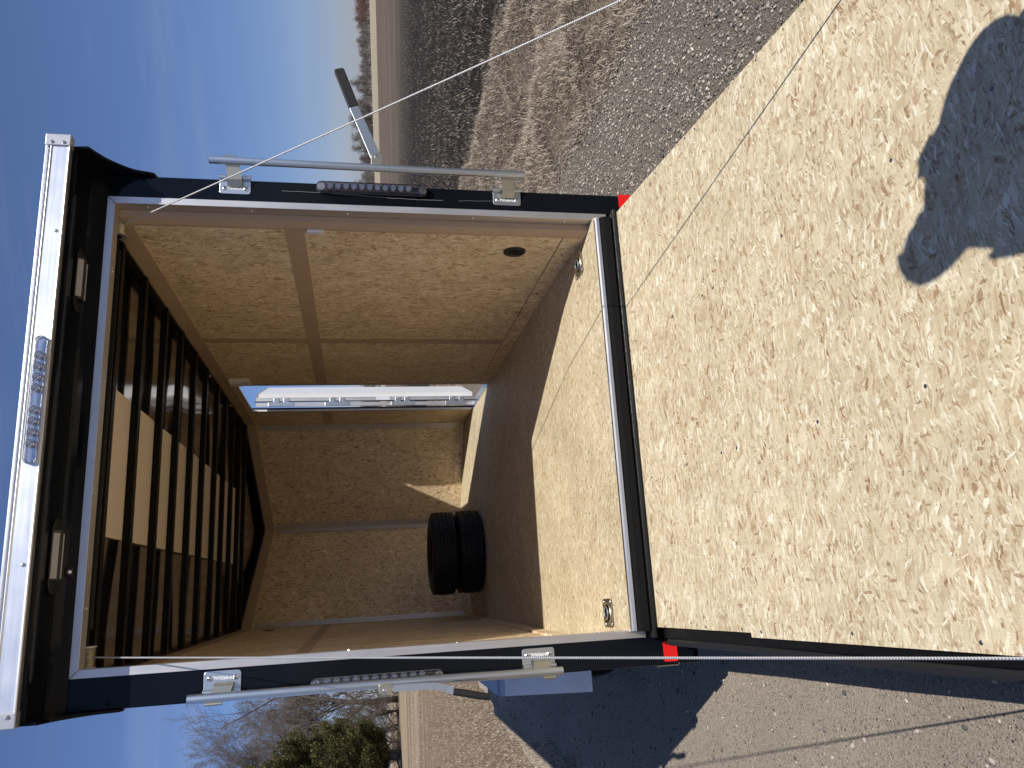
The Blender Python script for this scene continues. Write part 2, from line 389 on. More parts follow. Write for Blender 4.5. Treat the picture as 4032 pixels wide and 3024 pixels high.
# land: dark tilled soil near, paler worked soil, then a strip of tan stubble far off; dry turf on the left
t = NT('farmland'); P = t.obj(); sx = t.n('ShaderNodeSeparateXYZ'); t.l(P, sx.inputs[0])
far = t.math('ADD', t.math('MULTIPLY', sx.outputs[0], math.sin(R(48))), t.math('MULTIPLY', sx.outputs[1], math.cos(R(48))))
wob = t.math('ADD', far, t.math('MULTIPLY', t.noise(P, .25, 3), 3.0))
rows = t.noise(t.mapping(P, (1, 1, 1), (0, 0, R(42)), (0, 0, 0)), 1.0, 2)
ro = t.noise(t.mapping(t.mapping(P, (1, 1, 1), (0, 0, R(48))), (.05, 1.1, 1)), 1, 4, .7)
fine = t.noise(P, 14, 6, .75); mid = t.noise(P, 2.1, 5, .7)
soil = t.ramp(fine, [(.3, (.014, .0115, .010)), (.55, (.038, .031, .027)), (.75, (.12, .10, .084))])
soil = t.mix(t.math('MULTIPLY', mid, .5), soil, (.045, .035, .03))
worked = t.ramp(ro, [(.32, (.085, .065, .050)), (.5, (.14, .108, .082)), (.68, (.215, .172, .135))])
stub = t.ramp(t.noise(P, .3, 5, .7), [(.3, (.31, .26, .185)), (.7, (.43, .365, .265))])
c1 = t.mix(t.ramp(t.math('MULTIPLY', wob, .01), [(.30, (0, 0, 0)), (.50, (1, 1, 1))]), soil, worked)
c1 = t.mix(t.ramp(t.math('MULTIPLY', far, .002), [(.315, (0, 0, 0)), (.335, (1, 1, 1))]), c1, stub)
turf = t.ramp(t.noise(P, 22, 6, .75), [(.28, (.075, .048, .03)), (.5, (.22, .155, .10)), (.72, (.40, .305, .205))])
pat = t.noise(P, 1.3, 4, .6); turf = t.mix(t.math('MULTIPLY', pat, .4), turf, (.34, .27, .185))
stripe = t.noise(t.mapping(P, (.05, .9, 1)), 1, 3, .6)
lawn = t.ramp(stripe, [(.35, (.20, .145, .10)), (.5, (.36, .275, .185)), (.65, (.44, .345, .235))])
turf = t.mix(t.ramp(t.math('MULTIPLY', sx.outputs[1], .01), [(.17, (0, 0, 0)), (.24, (1, 1, 1))]), turf, lawn)
edge = t.ramp(t.math('ADD', t.math('MULTIPLY', sx.outputs[0], .1), t.math('MULTIPLY', t.math('SUBTRACT', t.noise(P, 1.5, 4), .5), .07)), [(.49, (0, 0, 0)), (.53, (1, 1, 1))])
dirt = t.ramp(t.noise(P, 26, 6, .8), [(.3, (.07, .054, .042)), (.5, (.22, .176, .135)), (.7, (.44, .365, .285))])
leftm = t.ramp(t.math('MULTIPLY', sx.outputs[0], .1), [(.0, (0, 0, 0)), (.02, (1, 1, 1))])
c2 = t.mix(leftm, turf, dirt); c3 = t.mix(edge, c2, c1)
t.l(c3, t.b.inputs['Base Color']); t.set(Roughness=.95, Specular_IOR_Level=.1)
t.bump(t.math('ADD', t.noise(P, 30, 5, .8), t.math('MULTIPLY', t.noise(P, 5, 4, .7), 2.0)), .8, .05)
M['land'] = t.m
# road: packed sand and gravel, loose and darker toward the right-hand shoulder
t = NT('gravel_road'); P = t.obj(); sx = t.n('ShaderNodeSeparateXYZ'); t.l(P, sx.inputs[0])
def stones_layer(scale, cut, stops, seed):
    v = t.n('ShaderNodeTexVoronoi', feature='F1'); v.inputs['Scale'].default_value = scale; t.l(t.mapping(P, (1, 1, 1), (0, 0, 0), (seed, seed*2, 0)), v.inputs['Vector'])
    sp = t.n('ShaderNodeSeparateColor'); t.l(v.outputs['Color'], sp.inputs[0])
    return v.outputs[0], sp.outputs[1], t.ramp(sp.outputs[0], stops)
st = [(0, (.075, .072, .072)), (.25, (.17, .15, .135)), (.6, (.30, .26, .22)), (.85, (.42, .37, .31)), (1, (.60, .55, .47))]
right = t.ramp(t.math('MULTIPLY', sx.outputs[0], .1), [(.03, (0, 0, 0)), (.12, (1, 1, 1))])
sand = t.ramp(t.noise(P, 120, 6, .85), [(.32, (.14, .118, .098)), (.5, (.30, .262, .222)), (.68, (.46, .41, .355))])
sandr = t.ramp(t.noise(P, 90, 6, .85), [(.32, (.07, .058, .05)), (.5, (.19, .163, .138)), (.68, (.36, .315, .27))])
col = t.mix(right, sand, sandr); hgt = t.math('MULTIPLY', t.noise(P, 120, 5, .85), .9)
for scale, thr_l, thr_r, rad in ((260, .62, .25, .46), (150, .80, .42, .42), (85, .92, .66, .38), (45, .985, .90, .30)):
    dist, rnd_, cc = stones_layer(scale, rad, st, scale*.13)
    thr = t.math('ADD', thr_l, t.math('MULTIPLY', right, thr_r-thr_l))
    mm = t.math('MULTIPLY', t.math('LESS_THAN', dist, rad), t.math('GREATER_THAN', rnd_, thr))
    col = t.mix(mm, col, cc); hgt = t.math('ADD', hgt, t.math('MULTIPLY', t.math('MULTIPLY', mm, t.math('SUBTRACT', rad, dist)), 260/scale*1.1))
big = t.noise(P, 1.1, 4, .6); col = t.mix(1.0, col, t.ramp(big, [(.3, (.88, .87, .86)), (.7, (1.08, 1.07, 1.05))]), 'MULTIPLY')
col = t.mix(1.0, col, t.mix(right, (1.40, 1.36, 1.29), (1.06, 1.03, .98)), 'MULTIPLY')
t.l(col, t.b.inputs['Base Color']); t.set(Roughness=.95, Specular_IOR_Level=.12)
t.bump(hgt, 1.0, .010)
M['road'] = t.m

xs = axis_lines(-6, 9, .16, 2600); ys = axis_lines(-4, 14, .16, 2600)
g = grid_obj('ground', xs, ys, M['land']); prop(g, 'open farmland around the road, dark tilled soil on one side and dry turf on the other', 'ground', kind='structure')
# road sheet with ragged edges
ys_r = np.concatenate([np.arange(-30, -5, 1.0), np.arange(-5, 12, .12), np.arange(12, 80, 2.0)])
nu = 36; verts = []; faces = []
for j, y in enumerate(ys_r):
    xr = 2.36+.16*(vnoise(np.array(0.), np.array(y), .5, 2)-.5)+.10*(vnoise(np.array(3.), np.array(y), .15, 4)-.5)
    xl = -2.38+.45*float(smooth(4.5, 9, y))+.22*(vnoise(np.array(0.), np.array(y), .8, 12)-.5)+.1*(vnoise(np.array(3.), np.array(y), .2, 4)-.5)
    for i in range(nu): verts.append((xl+(xr-xl)*i/(nu-1), y))
verts = np.array(verts); PW = gw(verts[:, 0], verts[:, 1], .004)
me = bpy.data.meshes.new('gravel_road')
me.from_pydata([tuple(p) for p in PW], [], [(j*nu+i, j*nu+i+1, (j+1)*nu+i+1, (j+1)*nu+i) for j in range(len(ys_r)-1) for i in range(nu-1)])
me.shade_smooth(); me.materials.append(M['road']); road = bpy.data.objects.new('road', me); COL.objects.link(road)
prop(road, 'grey packed gravel road under the trailer', 'road', kind='structure')

def np_mesh(name, V, F, mat, k):     # faces all with k corners
    me = bpy.data.meshes.new(name); me.vertices.add(len(V)); me.vertices.foreach_set('co', np.ascontiguousarray(V, dtype=np.float32).ravel())
    me.loops.add(F.size); me.loops.foreach_set('vertex_index', F.ravel().astype(np.int32))
    me.polygons.add(len(F)); me.polygons.foreach_set('loop_start', np.arange(0, F.size, k, dtype=np.int32))
    me.update(calc_edges=True); me.materials.append(mat)
    o = bpy.data.objects.new(name, me); COL.objects.link(o); return o
def island_mat(name, stops, rough=.85, spec=.15):
    t = NT(name); ge = t.n('ShaderNodeNewGeometry'); t.l(t.ramp(ge.outputs['Random Per Island'], stops), t.b.inputs['Base Color'])
    t.set(Roughness=rough, Specular_IOR_Level=spec); return t.m
# loose stones
bm = bmesh.new(); bmesh.ops.create_icosphere(bm, subdivisions=1, radius=1); iv = np.array([v.co[:] for v in bm.verts]); bm.faces.ensure_lookup_table(); iff = np.array([[v.index for v in f.verts] for f in bm.faces]); bm.free()
def stones(name, n, x0, x1, y0, y1, smin, smax, label, powr=3.0):
    X = rng.uniform(x0, x1, n); Y = rng.uniform(y0, y1, n); s = smin+(smax-smin)*rng.random(n)**powr
    A = rng.normal(size=(n, 3, 3))*.25+np.eye(3)[None]; A[:, 2] *= .62
    V = np.einsum('nij,vj->nvi', A, iv*(1+.0)) * s[:, None, None]
    V = V + rng.normal(size=V.shape)*s[:, None, None]*.10
    P = gw(X, Y, 0.004); V = V + P[:, None, :] + np.array([0, 0, 1])*s[:, None, None]*.25
    F = (iff[None]+(np.arange(n)*12)[:, None, None]).reshape(-1, 3)
    o = np_mesh(name, V.reshape(-1, 3), F, M['stone'], 3); return prop(o, label, 'gravel', kind='stuff')
M['stone'] = island_mat('loose_stone', [(0, (.08, .08, .083)), (.2, (.18, .16, .145)), (.55, (.31, .275, .235)), (.82, (.43, .38, .32)), (1, (.58, .53, .45))])
stones('gravel', 34000, 1.0, 2.55, -1.2, 4.4, .0022, .0105, 'loose gravel scattered along the right shoulder of the road', 2.6)
stones('pebbles', 9000, -2.35, -.9, -2.2, 7.0, .0018, .010, 'small pebbles on the packed road left of the trailer', 4.0)

def blades(name, n, X, Y, hmin, hmax, wmin, wmax, lean, mat, label, cat='grass', lift=0.0):
    az_ = rng.uniform(0, 2*np.pi, n); h = rng.uniform(hmin, hmax, n); w = rng.uniform(wmin, wmax, n)
    ln = np.clip(rng.normal(lean, .28, n), 0, 1.5)          # angle from vertical
    P = gw(X, Y, lift)
    dirh = np.stack([np.cos(az_), np.sin(az_), 0*az_], -1); side = np.stack([-np.sin(az_), np.cos(az_), 0*az_], -1)
    d1 = dirh*np.sin(ln*.7)[:, None]; d1[:, 2] = np.cos(ln*.7); d2 = dirh*np.sin(np.minimum(ln*1.35, 1.62))[:, None]; d2[:, 2] = np.cos(np.minimum(ln*1.35, 1.62))
    m1 = P+d1*(h*.5)[:, None]; tip = m1+d2*(h*.5)[:, None]
    V = np.stack([P-side*w[:, None]*.5, P+side*w[:, None]*.5, m1+side*w[:, None]*.4, m1-side*w[:, None]*.4, tip], 1).reshape(-1, 3)
    b = (np.arange(n)*5)[:, None]
    F = np.concatenate([b+np.array([0, 1, 2]), b+np.array([0, 2, 3]), b+np.array([3, 2, 4])], 0)
    o = np_mesh(name, V, F, mat, 3); return prop(o, label, cat, kind='stuff')
M['straw'] = island_mat('dry_grass_blade', [(0, (.13, .096, .068)), (.3, (.30, .235, .175)), (.65, (.46, .38, .29)), (1, (.62, .53, .42))], .7, .3)
M['straw2'] = island_mat('field_trash', [(0, (.022, .018, .015)), (.5, (.055, .044, .036)), (.8, (.19, .155, .125)), (1, (.56, .49, .41))], .8, .2)
n = 150000; X = 2.34+2.95*rng.random(n)**.85; Y = rng.uniform(-1.2, 13, n)
keep = (vnoise(X, Y, .45, 21)*.55+vnoise(X, Y, 1.4, 22)*.45 > .33) | (rng.random(n) < .3); X = X[keep]; Y = Y[keep]
blades('dry_grass', len(X), X, Y, .035, .105, .0024, .0055, 1.05, M['straw'], 'matted dry tan grass along the ditch bank between road and field')
n = 90000; X = 5.0+19*rng.random(n)**1.5; _a = np.radians(rng.uniform(24, 50, n)); Y = CAM_T.y+(X-CAM_T.x)/np.tan(_a)
blades('field_stubble', n, X, Y, .04, .13, .003, .008, 1.25, M['straw2'], 'broken stalks lying over the dark tilled field', 'stubble')
n = 80000; Y = 3+25*rng.random(n)**1.4; X = CAM_T.x-(Y-CAM_T.y)*rng.uniform(.075, .32, n); _k = X < -1.95-.25*vnoise(X, Y, .5, 9); X = X[_k]; Y = Y[_k]; n = len(X)
blades('dry_turf', n, X, Y, .025, .07, .002, .005, .9, M['straw'], 'short dry lawn grass on the left beyond the gravel')

# ================================================================== TREES
def seg_mesh(name, segs, mat, parent, sides=3):
    A = np.array([s[0] for s in segs]); B = np.array([s[1] for s in segs]); ra = np.array([s[2] for s in segs]); rb = np.array([s[3] for s in segs])
    d = B-A; d /= np.linalg.norm(d, axis=1)[:, None]+1e-9
    ref = np.where(np.abs(d[:, 2:3]) < .9, np.array([[0, 0, 1.]]), np.array([[1., 0, 0]]))
    u = np.cross(d, ref); u /= np.linalg.norm(u, axis=1)[:, None]; v = np.cross(d, u)
    q = np.arange(sides)*2*np.pi/sides
    ring = u[:, None]*np.cos(q)[None, :, None]+v[:, None]*np.sin(q)[None, :, None]
    V = np.concatenate([A[:, None]+ring*ra[:, None, None], B[:, None]+ring*rb[:, None, None]], 1)
    k = np.arange(sides); f = np.stack([k, (k+1) % sides, sides+(k+1) % sides, sides+k], -1)
    F = (f[None]+(np.arange(len(segs))*2*sides)[:, None, None]).reshape(-1, 4)
    o = np_mesh(name, V.reshape(-1, 3), F, mat, 4)
    if parent: o.parent = parent
    return o
def grow(rnd, h, levels, kids, spread, minr, trunk_frac=.22, wig=.16, droop=0.0):
    trunk, twigs = [], []
    def rv(s): return Vector((rnd.gauss(0, s), rnd.gauss(0, s), rnd.gauss(0, s)))
    def branch(p, d, ln, r, lev):
        ns = 5 if lev < 2 else (4 if lev == 2 else 3); out = trunk if lev <= 1 else twigs; pts = [p]; rr = [r]
        for i in range(ns):
            d = (d+rv(wig*(.6 if lev == 0 else 1))+Vector((0, 0, .09 if lev else .02-droop))).normalized()
            p2 = p+d*ln/ns; r2 = max(minr, r*(1-.62*(i+1)/ns)); out.append((tuple(p), tuple(p2), rr[-1], r2)); p = p2; pts.append(p); rr.append(r2)
        if lev >= levels: return
        for c in range(kids[lev]):
            f = (trunk_frac if lev == 0 else .25)+(1-(trunk_frac if lev == 0 else .25))*((c+rnd.random()*.8)/kids[lev])
            i = min(int(f*ns), ns-1); q = pts[i].lerp(pts[i+1], f*ns-i if f*ns-i < 1 else 1)
            a = rnd.uniform(0, 2*math.pi) if lev else c*2.4+rnd.uniform(-.5, .5)
            dd = (pts[i+1]-pts[i]).normalized(); o = dd.orthogonal().normalized(); o.rotate(Matrix.Rotation(a, 3, dd))
            sp = spread[lev]*rnd.uniform(.7, 1.25)
            nd = (dd*math.cos(sp)+o*math.sin(sp)).normalized()
            branch(q, nd, ln*rnd.uniform(.42, .66)*(1.0 if lev else .95), max(minr, rr[i]*.55), lev+1)
    branch(Vector((0, 0, -.1)), Vector((0, 0, 1)), h*.78, h*.021, 0)
    return trunk, twigs
M['bark'] = plain('grey_brown_bark', (.075, .060, .052), .9, var=.35, vs=9)
M['twig'] = plain('bare_twigs', (.135, .108, .085), .9, var=.3, vs=3)
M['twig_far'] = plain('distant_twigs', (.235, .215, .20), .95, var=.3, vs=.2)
M['twig_red'] = plain('reddish_brush', (.22, .13, .105), .95, var=.3, vs=.2)
def azpos(a, d):
    return CAM_T.x+math.sin(R(a))*d, CAM_T.y+math.cos(R(a))*d
def place(o, a, d, rz, s=1.0, dz=0.0):
    X, Y = azpos(a, d); p = gw(np.array(X), np.array(Y)); o.location = (float(p[0]), float(p[1]), float(p[2])+dz); o.rotation_euler = (0, 0, rz); o.scale = (s, s, s)
def copy_tree(o, parent=None):
    c = o.copy(); COL.objects.link(c); c.parent = parent
    for ch in list(o.children): copy_tree(ch, c)
    return c
def tree_thing(name, label, cat, group, trunk, twigs, mt, mw, sides=4):
    o = bpy.data.objects.new(name, None); COL.objects.link(o); prop(o, label, cat, group)
    seg_mesh('trunk', trunk, mt, o, sides); seg_mesh('crown', twigs, mw, o, 3); return o
GT = 'bare trees at the edge of the dry lawn'
protos = []
for sd in (3, 8):
    tr, tw = grow(random.Random(sd), 8.8, 5, (11, 9, 6, 4, 3), (.75, .7, .6, .55, .5), .0045, .12, .13)
    protos.append(tree_thing('bare_tree', 'x', 'tree', GT, tr, tw, M['bark'], M['twig']))
lay = [(0, -6.7, 47, .4, 1.0, 'bare branching tree closest to the trailer, its dark trunk beside the latch rod'),
       (1, -8.4, 52, 1.9, 1.05, 'bare tree standing in the middle of the leafless clump'),
       (0, -10.2, 50, 3.3, 1.04, 'bare tree rising behind the green cedar'),
       (1, -12.0, 53, 5.0, 1.0, 'leafless tree at the far side of the cedar'),
       (1, -5.2, 56, 4.1, .95, 'bare tree half hidden behind the trailer corner')]
used_p = set()
for k, a, d, rz, s, lb in lay:
    o = protos[k] if k not in used_p else copy_tree(protos[k]); used_p.add(k); o['label'] = lb; place(o, a, d, rz, s)
# tangled brush at their feet
tr, tw = grow(random.Random(21), 3.0, 4, (14, 8, 6, 4), (.9, .8, .7, .6), .006, .02, .2)
b0 = tree_thing('bare_shrub', 'x', 'shrub', 'leafless brush under the bare trees', tr, tw, M['bark'], M['twig'])
labs = ['leafless thicket at the foot of the tree nearest the trailer', 'leafless brush between the two nearest bare trees', 'low tangle of twigs in front of the middle tree',
        'leafless brush just before the cedars', 'bare thicket behind the cedars', 'leafless brush past the cedar at the edge of the picture']
for i, (a, d, s) in enumerate([(-6.3, 45, .8), (-7.4, 46, .95), (-8.4, 46, .9), (-9.3, 47, 1.1), (-10.3, 47, 1.0), (-11.4, 48, 1.1)]):
    o = b0 if i == 0 else copy_tree(b0); o['label'] = labs[i]; place(o, a, d, i*1.3, s)
# cedars
def cedar(name, seed, h, rad, label):
    r_ = np.random.default_rng(seed); o = bpy.data.objects.new(name, None); COL.objects.link(o); prop(o, label, 'cedar tree', 'green cedars beside the bare trees')
    rnd = random.Random(seed); segs = [((0, 0, -.1), (0, 0, h*.5), .14, .08), ((0, 0, h*.5), (.05, .03, h*.96), .08, .015)]
    C_, D_ = [], []
    for i in range(200):
        t_ = (i+rnd.random())/200; z = h*(.10+.87*t_); a = rnd.uniform(0, 2*math.pi)
        prof = (math.sin(min(1, (1-t_)*1.15+.05)*math.pi/2))**.85*(.75 if t_ < .06 else 1)
        ln = rad*prof*rnd.uniform(.62, 1.12)+.12; tilt = .35+.5*t_
        d = Vector((math.cos(a)*math.cos(tilt), math.sin(a)*math.cos(tilt), math.sin(tilt))); p0 = Vector((0, 0, z*.93)); p1 = p0+d*ln
        segs.append((tuple(p0), tuple(p1), .022, .006))
        nc = int(5+9*ln)
        for j in range(nc):
            f = .35+.65*(j+rnd.random())/nc; c = p0.lerp(p1, f)+Vector((rnd.gauss(0, .09), rnd.gauss(0, .09), rnd.gauss(0, .07))); C_.append(c[:]); D_.append((d+Vector((0, 0, .7))).normalized()[:])
    C_ = np.array(C_); D_ = np.array(D_); m_ = len(C_); per = 52
    cc = np.repeat(C_, per, 0); dd = np.repeat(D_, per, 0)
    pos = cc+r_.normal(size=cc.shape)*.075+dd*r_.uniform(-.1, .2, (len(cc), 1))
    dr = dd+r_.normal(size=cc.shape)*.45; dr /= np.linalg.norm(dr, axis=1)[:, None]
    sd = np.cross(dr, r_.normal(size=cc.shape)); sd /= np.linalg.norm(sd, axis=1)[:, None]
    ln = r_.uniform(.06, .15, (len(cc), 1)); wd = r_.uniform(.014, .030, (len(cc), 1))
    V = np.stack([pos-sd*wd, pos+sd*wd, pos+dr*ln], 1).reshape(-1, 3); F = np.arange(len(cc)*3).reshape(-1, 3)
    seg_mesh('trunk', segs, M['bark'], o, 4); f = np_mesh('crown', V, F, M['cedar'], 3); f.parent = o; return o
M['cedar'] = island_mat('cedar_foliage', [(0, (.018, .022, .009)), (.45, (.052, .053, .022)), (.8, (.11, .098, .036)), (1, (.19, .155, .062))], .8, .2)
c = cedar('cedar_tree', 5, 7.7, 2.9, 'dense olive green cedar in front of the bare trees'); place(c, -11.9, 40, 0)
c = cedar('cedar_tree', 9, 6.4, 1.9, 'smaller green cedar low beside the taller one'); place(c, -9.9, 42.0, 1.2, .86)
# far tree line across the fields
GF = 'trees along the far side of the fields'
fp = []
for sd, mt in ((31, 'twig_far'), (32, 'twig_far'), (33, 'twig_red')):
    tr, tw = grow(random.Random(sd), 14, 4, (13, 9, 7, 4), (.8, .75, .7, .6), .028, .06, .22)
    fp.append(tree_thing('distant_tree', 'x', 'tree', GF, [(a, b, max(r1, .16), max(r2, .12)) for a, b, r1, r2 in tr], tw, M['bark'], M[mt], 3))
rf = random.Random(77); usedf = set(); i = 0
shapes = ['tall spreading', 'low rounded', 'narrow upright', 'broad dense']; 
for a0, a1, nn in ((12.6, 17.0, 12), (25.0, 44.0, 110)):
    for j in range(nn):
        a = a0+(a1-a0)*(j+rf.uniform(.1, .9))/nn; red = 39.5 < a < 42.5 and rf.random() < .8
        k = 2 if red else rf.choice((0, 1)); o = fp[k] if k not in usedf else copy_tree(fp[k]); usedf.add(k)
        big = a in () or rf.random() < .22; s = rf.uniform(.85, 1.08) if big else rf.uniform(.42, .68)
        if red: s = rf.uniform(.6, .75)
        o['label'] = ('small bare tree in the far tree line beyond the brown field' if not red else 'reddish leafless tree in the far tree line')
        if big and not red: o['label'] = 'taller bare tree standing above the far tree line'
        yy = (3024-(1512+3088*math.tan(R(a-14.93))))/3.94      # where along the tree line it stands
        spot = 'near the end of the tree line' if yy < 32 else 'beyond the tip of the black grip' if yy < 75 else 'behind the black grip' if yy < 108 else 'behind the bare steel lever' if yy < 155 else 'between the lock rod and the trailer post'
        o['label'] = ('tall bare far tree ' if big and not red else 'reddish far tree ' if red else 'low bare far tree ')+spot
        if a < 20: o['label'] = 'bare far tree seen through the open side door' if not big else 'taller bare far tree seen through the side door'
        place(o, a, rf.uniform(640, 700), rf.uniform(0, 6.3), s)
# undergrowth that closes the tree line at its foot
vv_, ff_ = [], []
rs = []
for j in range(9000):
    a = rf.uniform(24.5, 45) if rf.random() < .82 else rf.uniform(12, 17.5); d = rf.uniform(650, 720); X_, Y_ = azpos(a, d); rs.append((X_, Y_))
rs = np.array(rs); n = len(rs); P_ = gw(rs[:, 0], rs[:, 1]); h = rng.uniform(1.5, 5, n)*(.7+.6*vnoise(rs[:, 0], rs[:, 1], 30, 3)); w = rng.uniform(.12, .40, n)
ang = rng.uniform(0, np.pi, n); sd_ = np.stack([np.cos(ang), np.sin(ang), 0*ang], -1)
top = P_+np.stack([rng.normal(size=n)*.8, rng.normal(size=n)*.8, h], -1)
V = np.stack([P_-sd_*w[:, None], P_+sd_*w[:, None], top], 1).reshape(-1, 3)
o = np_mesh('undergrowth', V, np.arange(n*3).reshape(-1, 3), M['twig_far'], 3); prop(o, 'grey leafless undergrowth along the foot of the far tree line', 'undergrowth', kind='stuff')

# ================================================================== THE TRAILER
TB = (0, 2.2, -.53)
trailer = thing('cargo_trailer', TB, 'black enclosed cargo trailer with its rear ramp lowered and wood-lined inside', 'trailer')
XR, XL = .9235, -1.0065; Lw = 4.57; NX, NY = -.045, 5.28; ZT = 2.155; DROP = .125
ORt, OLt = 1.10, -1.085      # outer faces
def ngon_floor(z0, z1, inset=0.0):
    return [(XR-inset, .5), (XR-inset, Lw), (NX, NY-inset), (XL+inset, Lw), (XL+inset, .5)]
# ---- inside floor
def f_floor(mb):
    A = [(-.9375, -.03, -.031), (.9635, -.03, -.031), (XR+.03, .5, 0), (XR+.03, Lw, 0), (NX, NY+.02, 0), (XL-.03, Lw, 0), (XL-.03, .5, 0)]
    n = len(A); lo = [(x, y, z-.02) for x, y, z in A]
    mb.add(A+lo, [(0, 1, 2, 6), (2, 3, 5, 6), (3, 4, 5), (n+6, n+2, n+1, n), (n+6, n+5, n+3, n+2), (n+5, n+4, n+3)]+[(i, (i+1) % n, n+(i+1) % n, n+i) for i in range(n)])
part('floor', M['osb_floor'], trailer, f_floor)
def f_sill(mb):
    mb.prism([(-.03, -.0275), (-.045, -.028), (-.052, -.034), (-.054, -.047), (-.045, -.052), (-.03, -.05)], -.938, .948, fYZ)
part('sill', M['alu_x'], trailer, f_sill)
part('threshold', M['grit'], trailer, lambda mb: mb.prism([(-.040, -.050), (-.058, -.052), (-.068, -.066), (-.072, -.098), (-.040, -.112), (.0, -.112), (.0, -.052)], -.94, .95, fYZ))
part('hinge_rail', M['black_satin'], trailer, lambda mb: mb.prism([(-.040, -.113), (-.062, -.1035), (-.078, -.107), (-.085, -.122), (-.06, -.145), (.0, -.145), (.0, -.113)], -.97, .985, fYZ), bevel=.003)

# ---- side walls, inside
def strips_box(mb, x0, x1, y0, y1, z0, z1): mb.box(x0, x1, y0, y1, z0, z1)
DY0, DY1, DZ = 3.0, 3.94, 2.02; JY = 3.85
SX = .952
def wallR(mb):
    mb.box(XR, XR+.022, .119, DY0, -.045, ZT); mb.box(XR, XR+.022, DY1+.012, Lw+.02, -.01, ZT); mb.box(XR, XR+.022, DY0, DY1+.012, DZ+.012, ZT)
wr = part('wall_panel', M['osb_side'], trailer, wallR); wr['label'] = 'strand board lining of the wall with the open side door'
wl = part('wall_panel', M['osb_side'], trailer, lambda mb: mb.box(XL-.022, XL, .05, Lw+.02, -.045, ZT)); wl['label'] = 'strand board lining of the wall without a door'
nose_r = part('nose_panel', M['osb_nose_r'], trailer, lambda mb: mb.prism([(XR, Lw), (NX, NY), (NX, NY+.03), (XR+.03, Lw)], -.01, ZT, fXY)); nose_r['label'] = 'slanted front panel nearer the side door'
nose_l = part('nose_panel', M['osb_nose_l'], trailer, lambda mb: mb.prism([(XL, Lw), (NX-.0005, NY), (NX-.0005, NY+.03), (XL-.03, Lw)], -.01, ZT, fXY)); nose_l['label'] = 'slanted front panel behind the spare tires'
# wood trim
def tR(name, mat, y0, y1, z0, z1, d=.003, sub=None): return part(name, mat, sub or trailer, lambda mb: mb.box(XR-d, XR, y0, y1, z0, z1))
def tL(name, mat, y0, y1, z0, z1, d=.003, sub=None): return part(name, mat, sub or trailer, lambda mb: mb.box(XL, XL+d, y0, y1, z0, z1))
tR('trim_strip', M['hardboard'], .1185, DY0-.055, 1.327, 1.413, .002, wr)
tR('trim_strip', M['hardboard'], DY1+.07, Lw, 1.322, 1.408, .002, wr)
tR('trim_strip', M['ply'] if 0 else M['hardboard'], 1.785, 1.862, .086, 2.068, .004, wr)
tR('trim_strip', M['hardboard'], .1185, 4.55, 2.068, 2.157, .003, wr)
tR('baseboard', M['osb_side'], .1185, DY0-.03, -.02, .085, .004, wr); tR('baseboard', M['osb_side'], DY1+.05, Lw, -.01, .085, .004, wr)
tL('trim_strip', M['hardboard'], .05, Lw, 1.342, 1.415, .003, wl)
tL('trim_strip', M['hardboard'], .05, Lw, 2.068, 2.157, .004, wl)
tL('baseboard', M['osb_side'], .80, Lw, .002, .085, .012, wl)
tL('wall_seam', M['hardboard_dark'], 1.50, 1.506, .086, 2.067, .001, wl)
tR('wall_seam', M['hardboard_dark'], .1185, DY0-.03, .0855, .089, .001, wr)
tR('wall_seam', M['hardboard_dark'], 1.779, 1.7845, .09, 2.067, .0015, wr)
def along(mb, side, f0, f1, z0, z1, d, off=0.0, s0=0, s1=0):      # strip lying on a slanted nose panel; s0, s1: does that edge follow the falling ceiling
    A = Vector((XR if side > 0 else XL, Lw, 0)); B = Vector((NX, NY, 0)); e = (B-A).normalized(); nrm = Vector((-e.y, e.x, 0)) if side > 0 else Vector((e.y, -e.x, 0))
    nrm = -nrm if nrm.y > 0 else nrm
    Ln_ = (B-A).length; fa = f0 if f0 >= 0 else Ln_+f0; fb = f1 if f1 > 0 else Ln_+f1; a = A+e*fa; b = A+e*fb
    q = [(a+nrm*off, fa), (b+nrm*off, fb), (b+nrm*(off+d), fb), (a+nrm*(off+d), fa)]
    mb.add([(p.x, p.y, z-DROP*sl*f/Ln_) for z, sl in ((z0, s0), (z1, s1)) for p, f in q], [(3, 2, 1, 0), (4, 5, 6, 7), (0, 1, 5, 4), (1, 2, 6, 5), (2, 3, 7, 6), (3, 0, 4, 7)])
for sd_, pan in ((1, nose_r), (-1, nose_l)):
    part('trim_strip', M['hardboard'], pan, lambda mb: along(mb, sd_, .0, -.001, 2.068, 2.157, .004, 0, 1, 1))
    part('baseboard', M['osb_side'], pan, lambda mb: along(mb, sd_, .0, -.001, .002, .085, .006))
for f0, f1, sd_ in ((.004, .062, 1), (.004, .062, -1), (-.062, -.006, 1), (-.062, -.006, -1)):
    st = part('corner_strip', M['alu_dull'], nose_r if sd_ > 0 else nose_l, lambda mb: along(mb, sd_, f0, f1, .086, 2.04, .0022, .004, 0, 1))
# screw heads on nose seams
def nose_screws(mb):
    e = Vector((NX-XR, NY-Lw, 0)).normalized(); nr = Vector((e.y, -e.x, 0)); e2 = Vector((NX-XL, NY-Lw, 0)).normalized(); nl = Vector((e2.y, -e2.x, 0)); nr = -nr if nr.y > 0 else nr; nl = -nl if nl.y > 0 else nl
    for z in (.35, .82, 1.28, 1.75):
        for A, ee, nn_ in ((Vector((XR, Lw, 0)), e, nr), (Vector((XL, Lw, 0)), e2, nl)):
            for f in (.04, 1.11):
                p = A+ee*f+nn_*.0065; mb.dome((p.x, p.y, z), nn_, .007, .004, 8)
part('screw', M['chrome'], trailer, nose_screws)['kind'] = 'stuff'

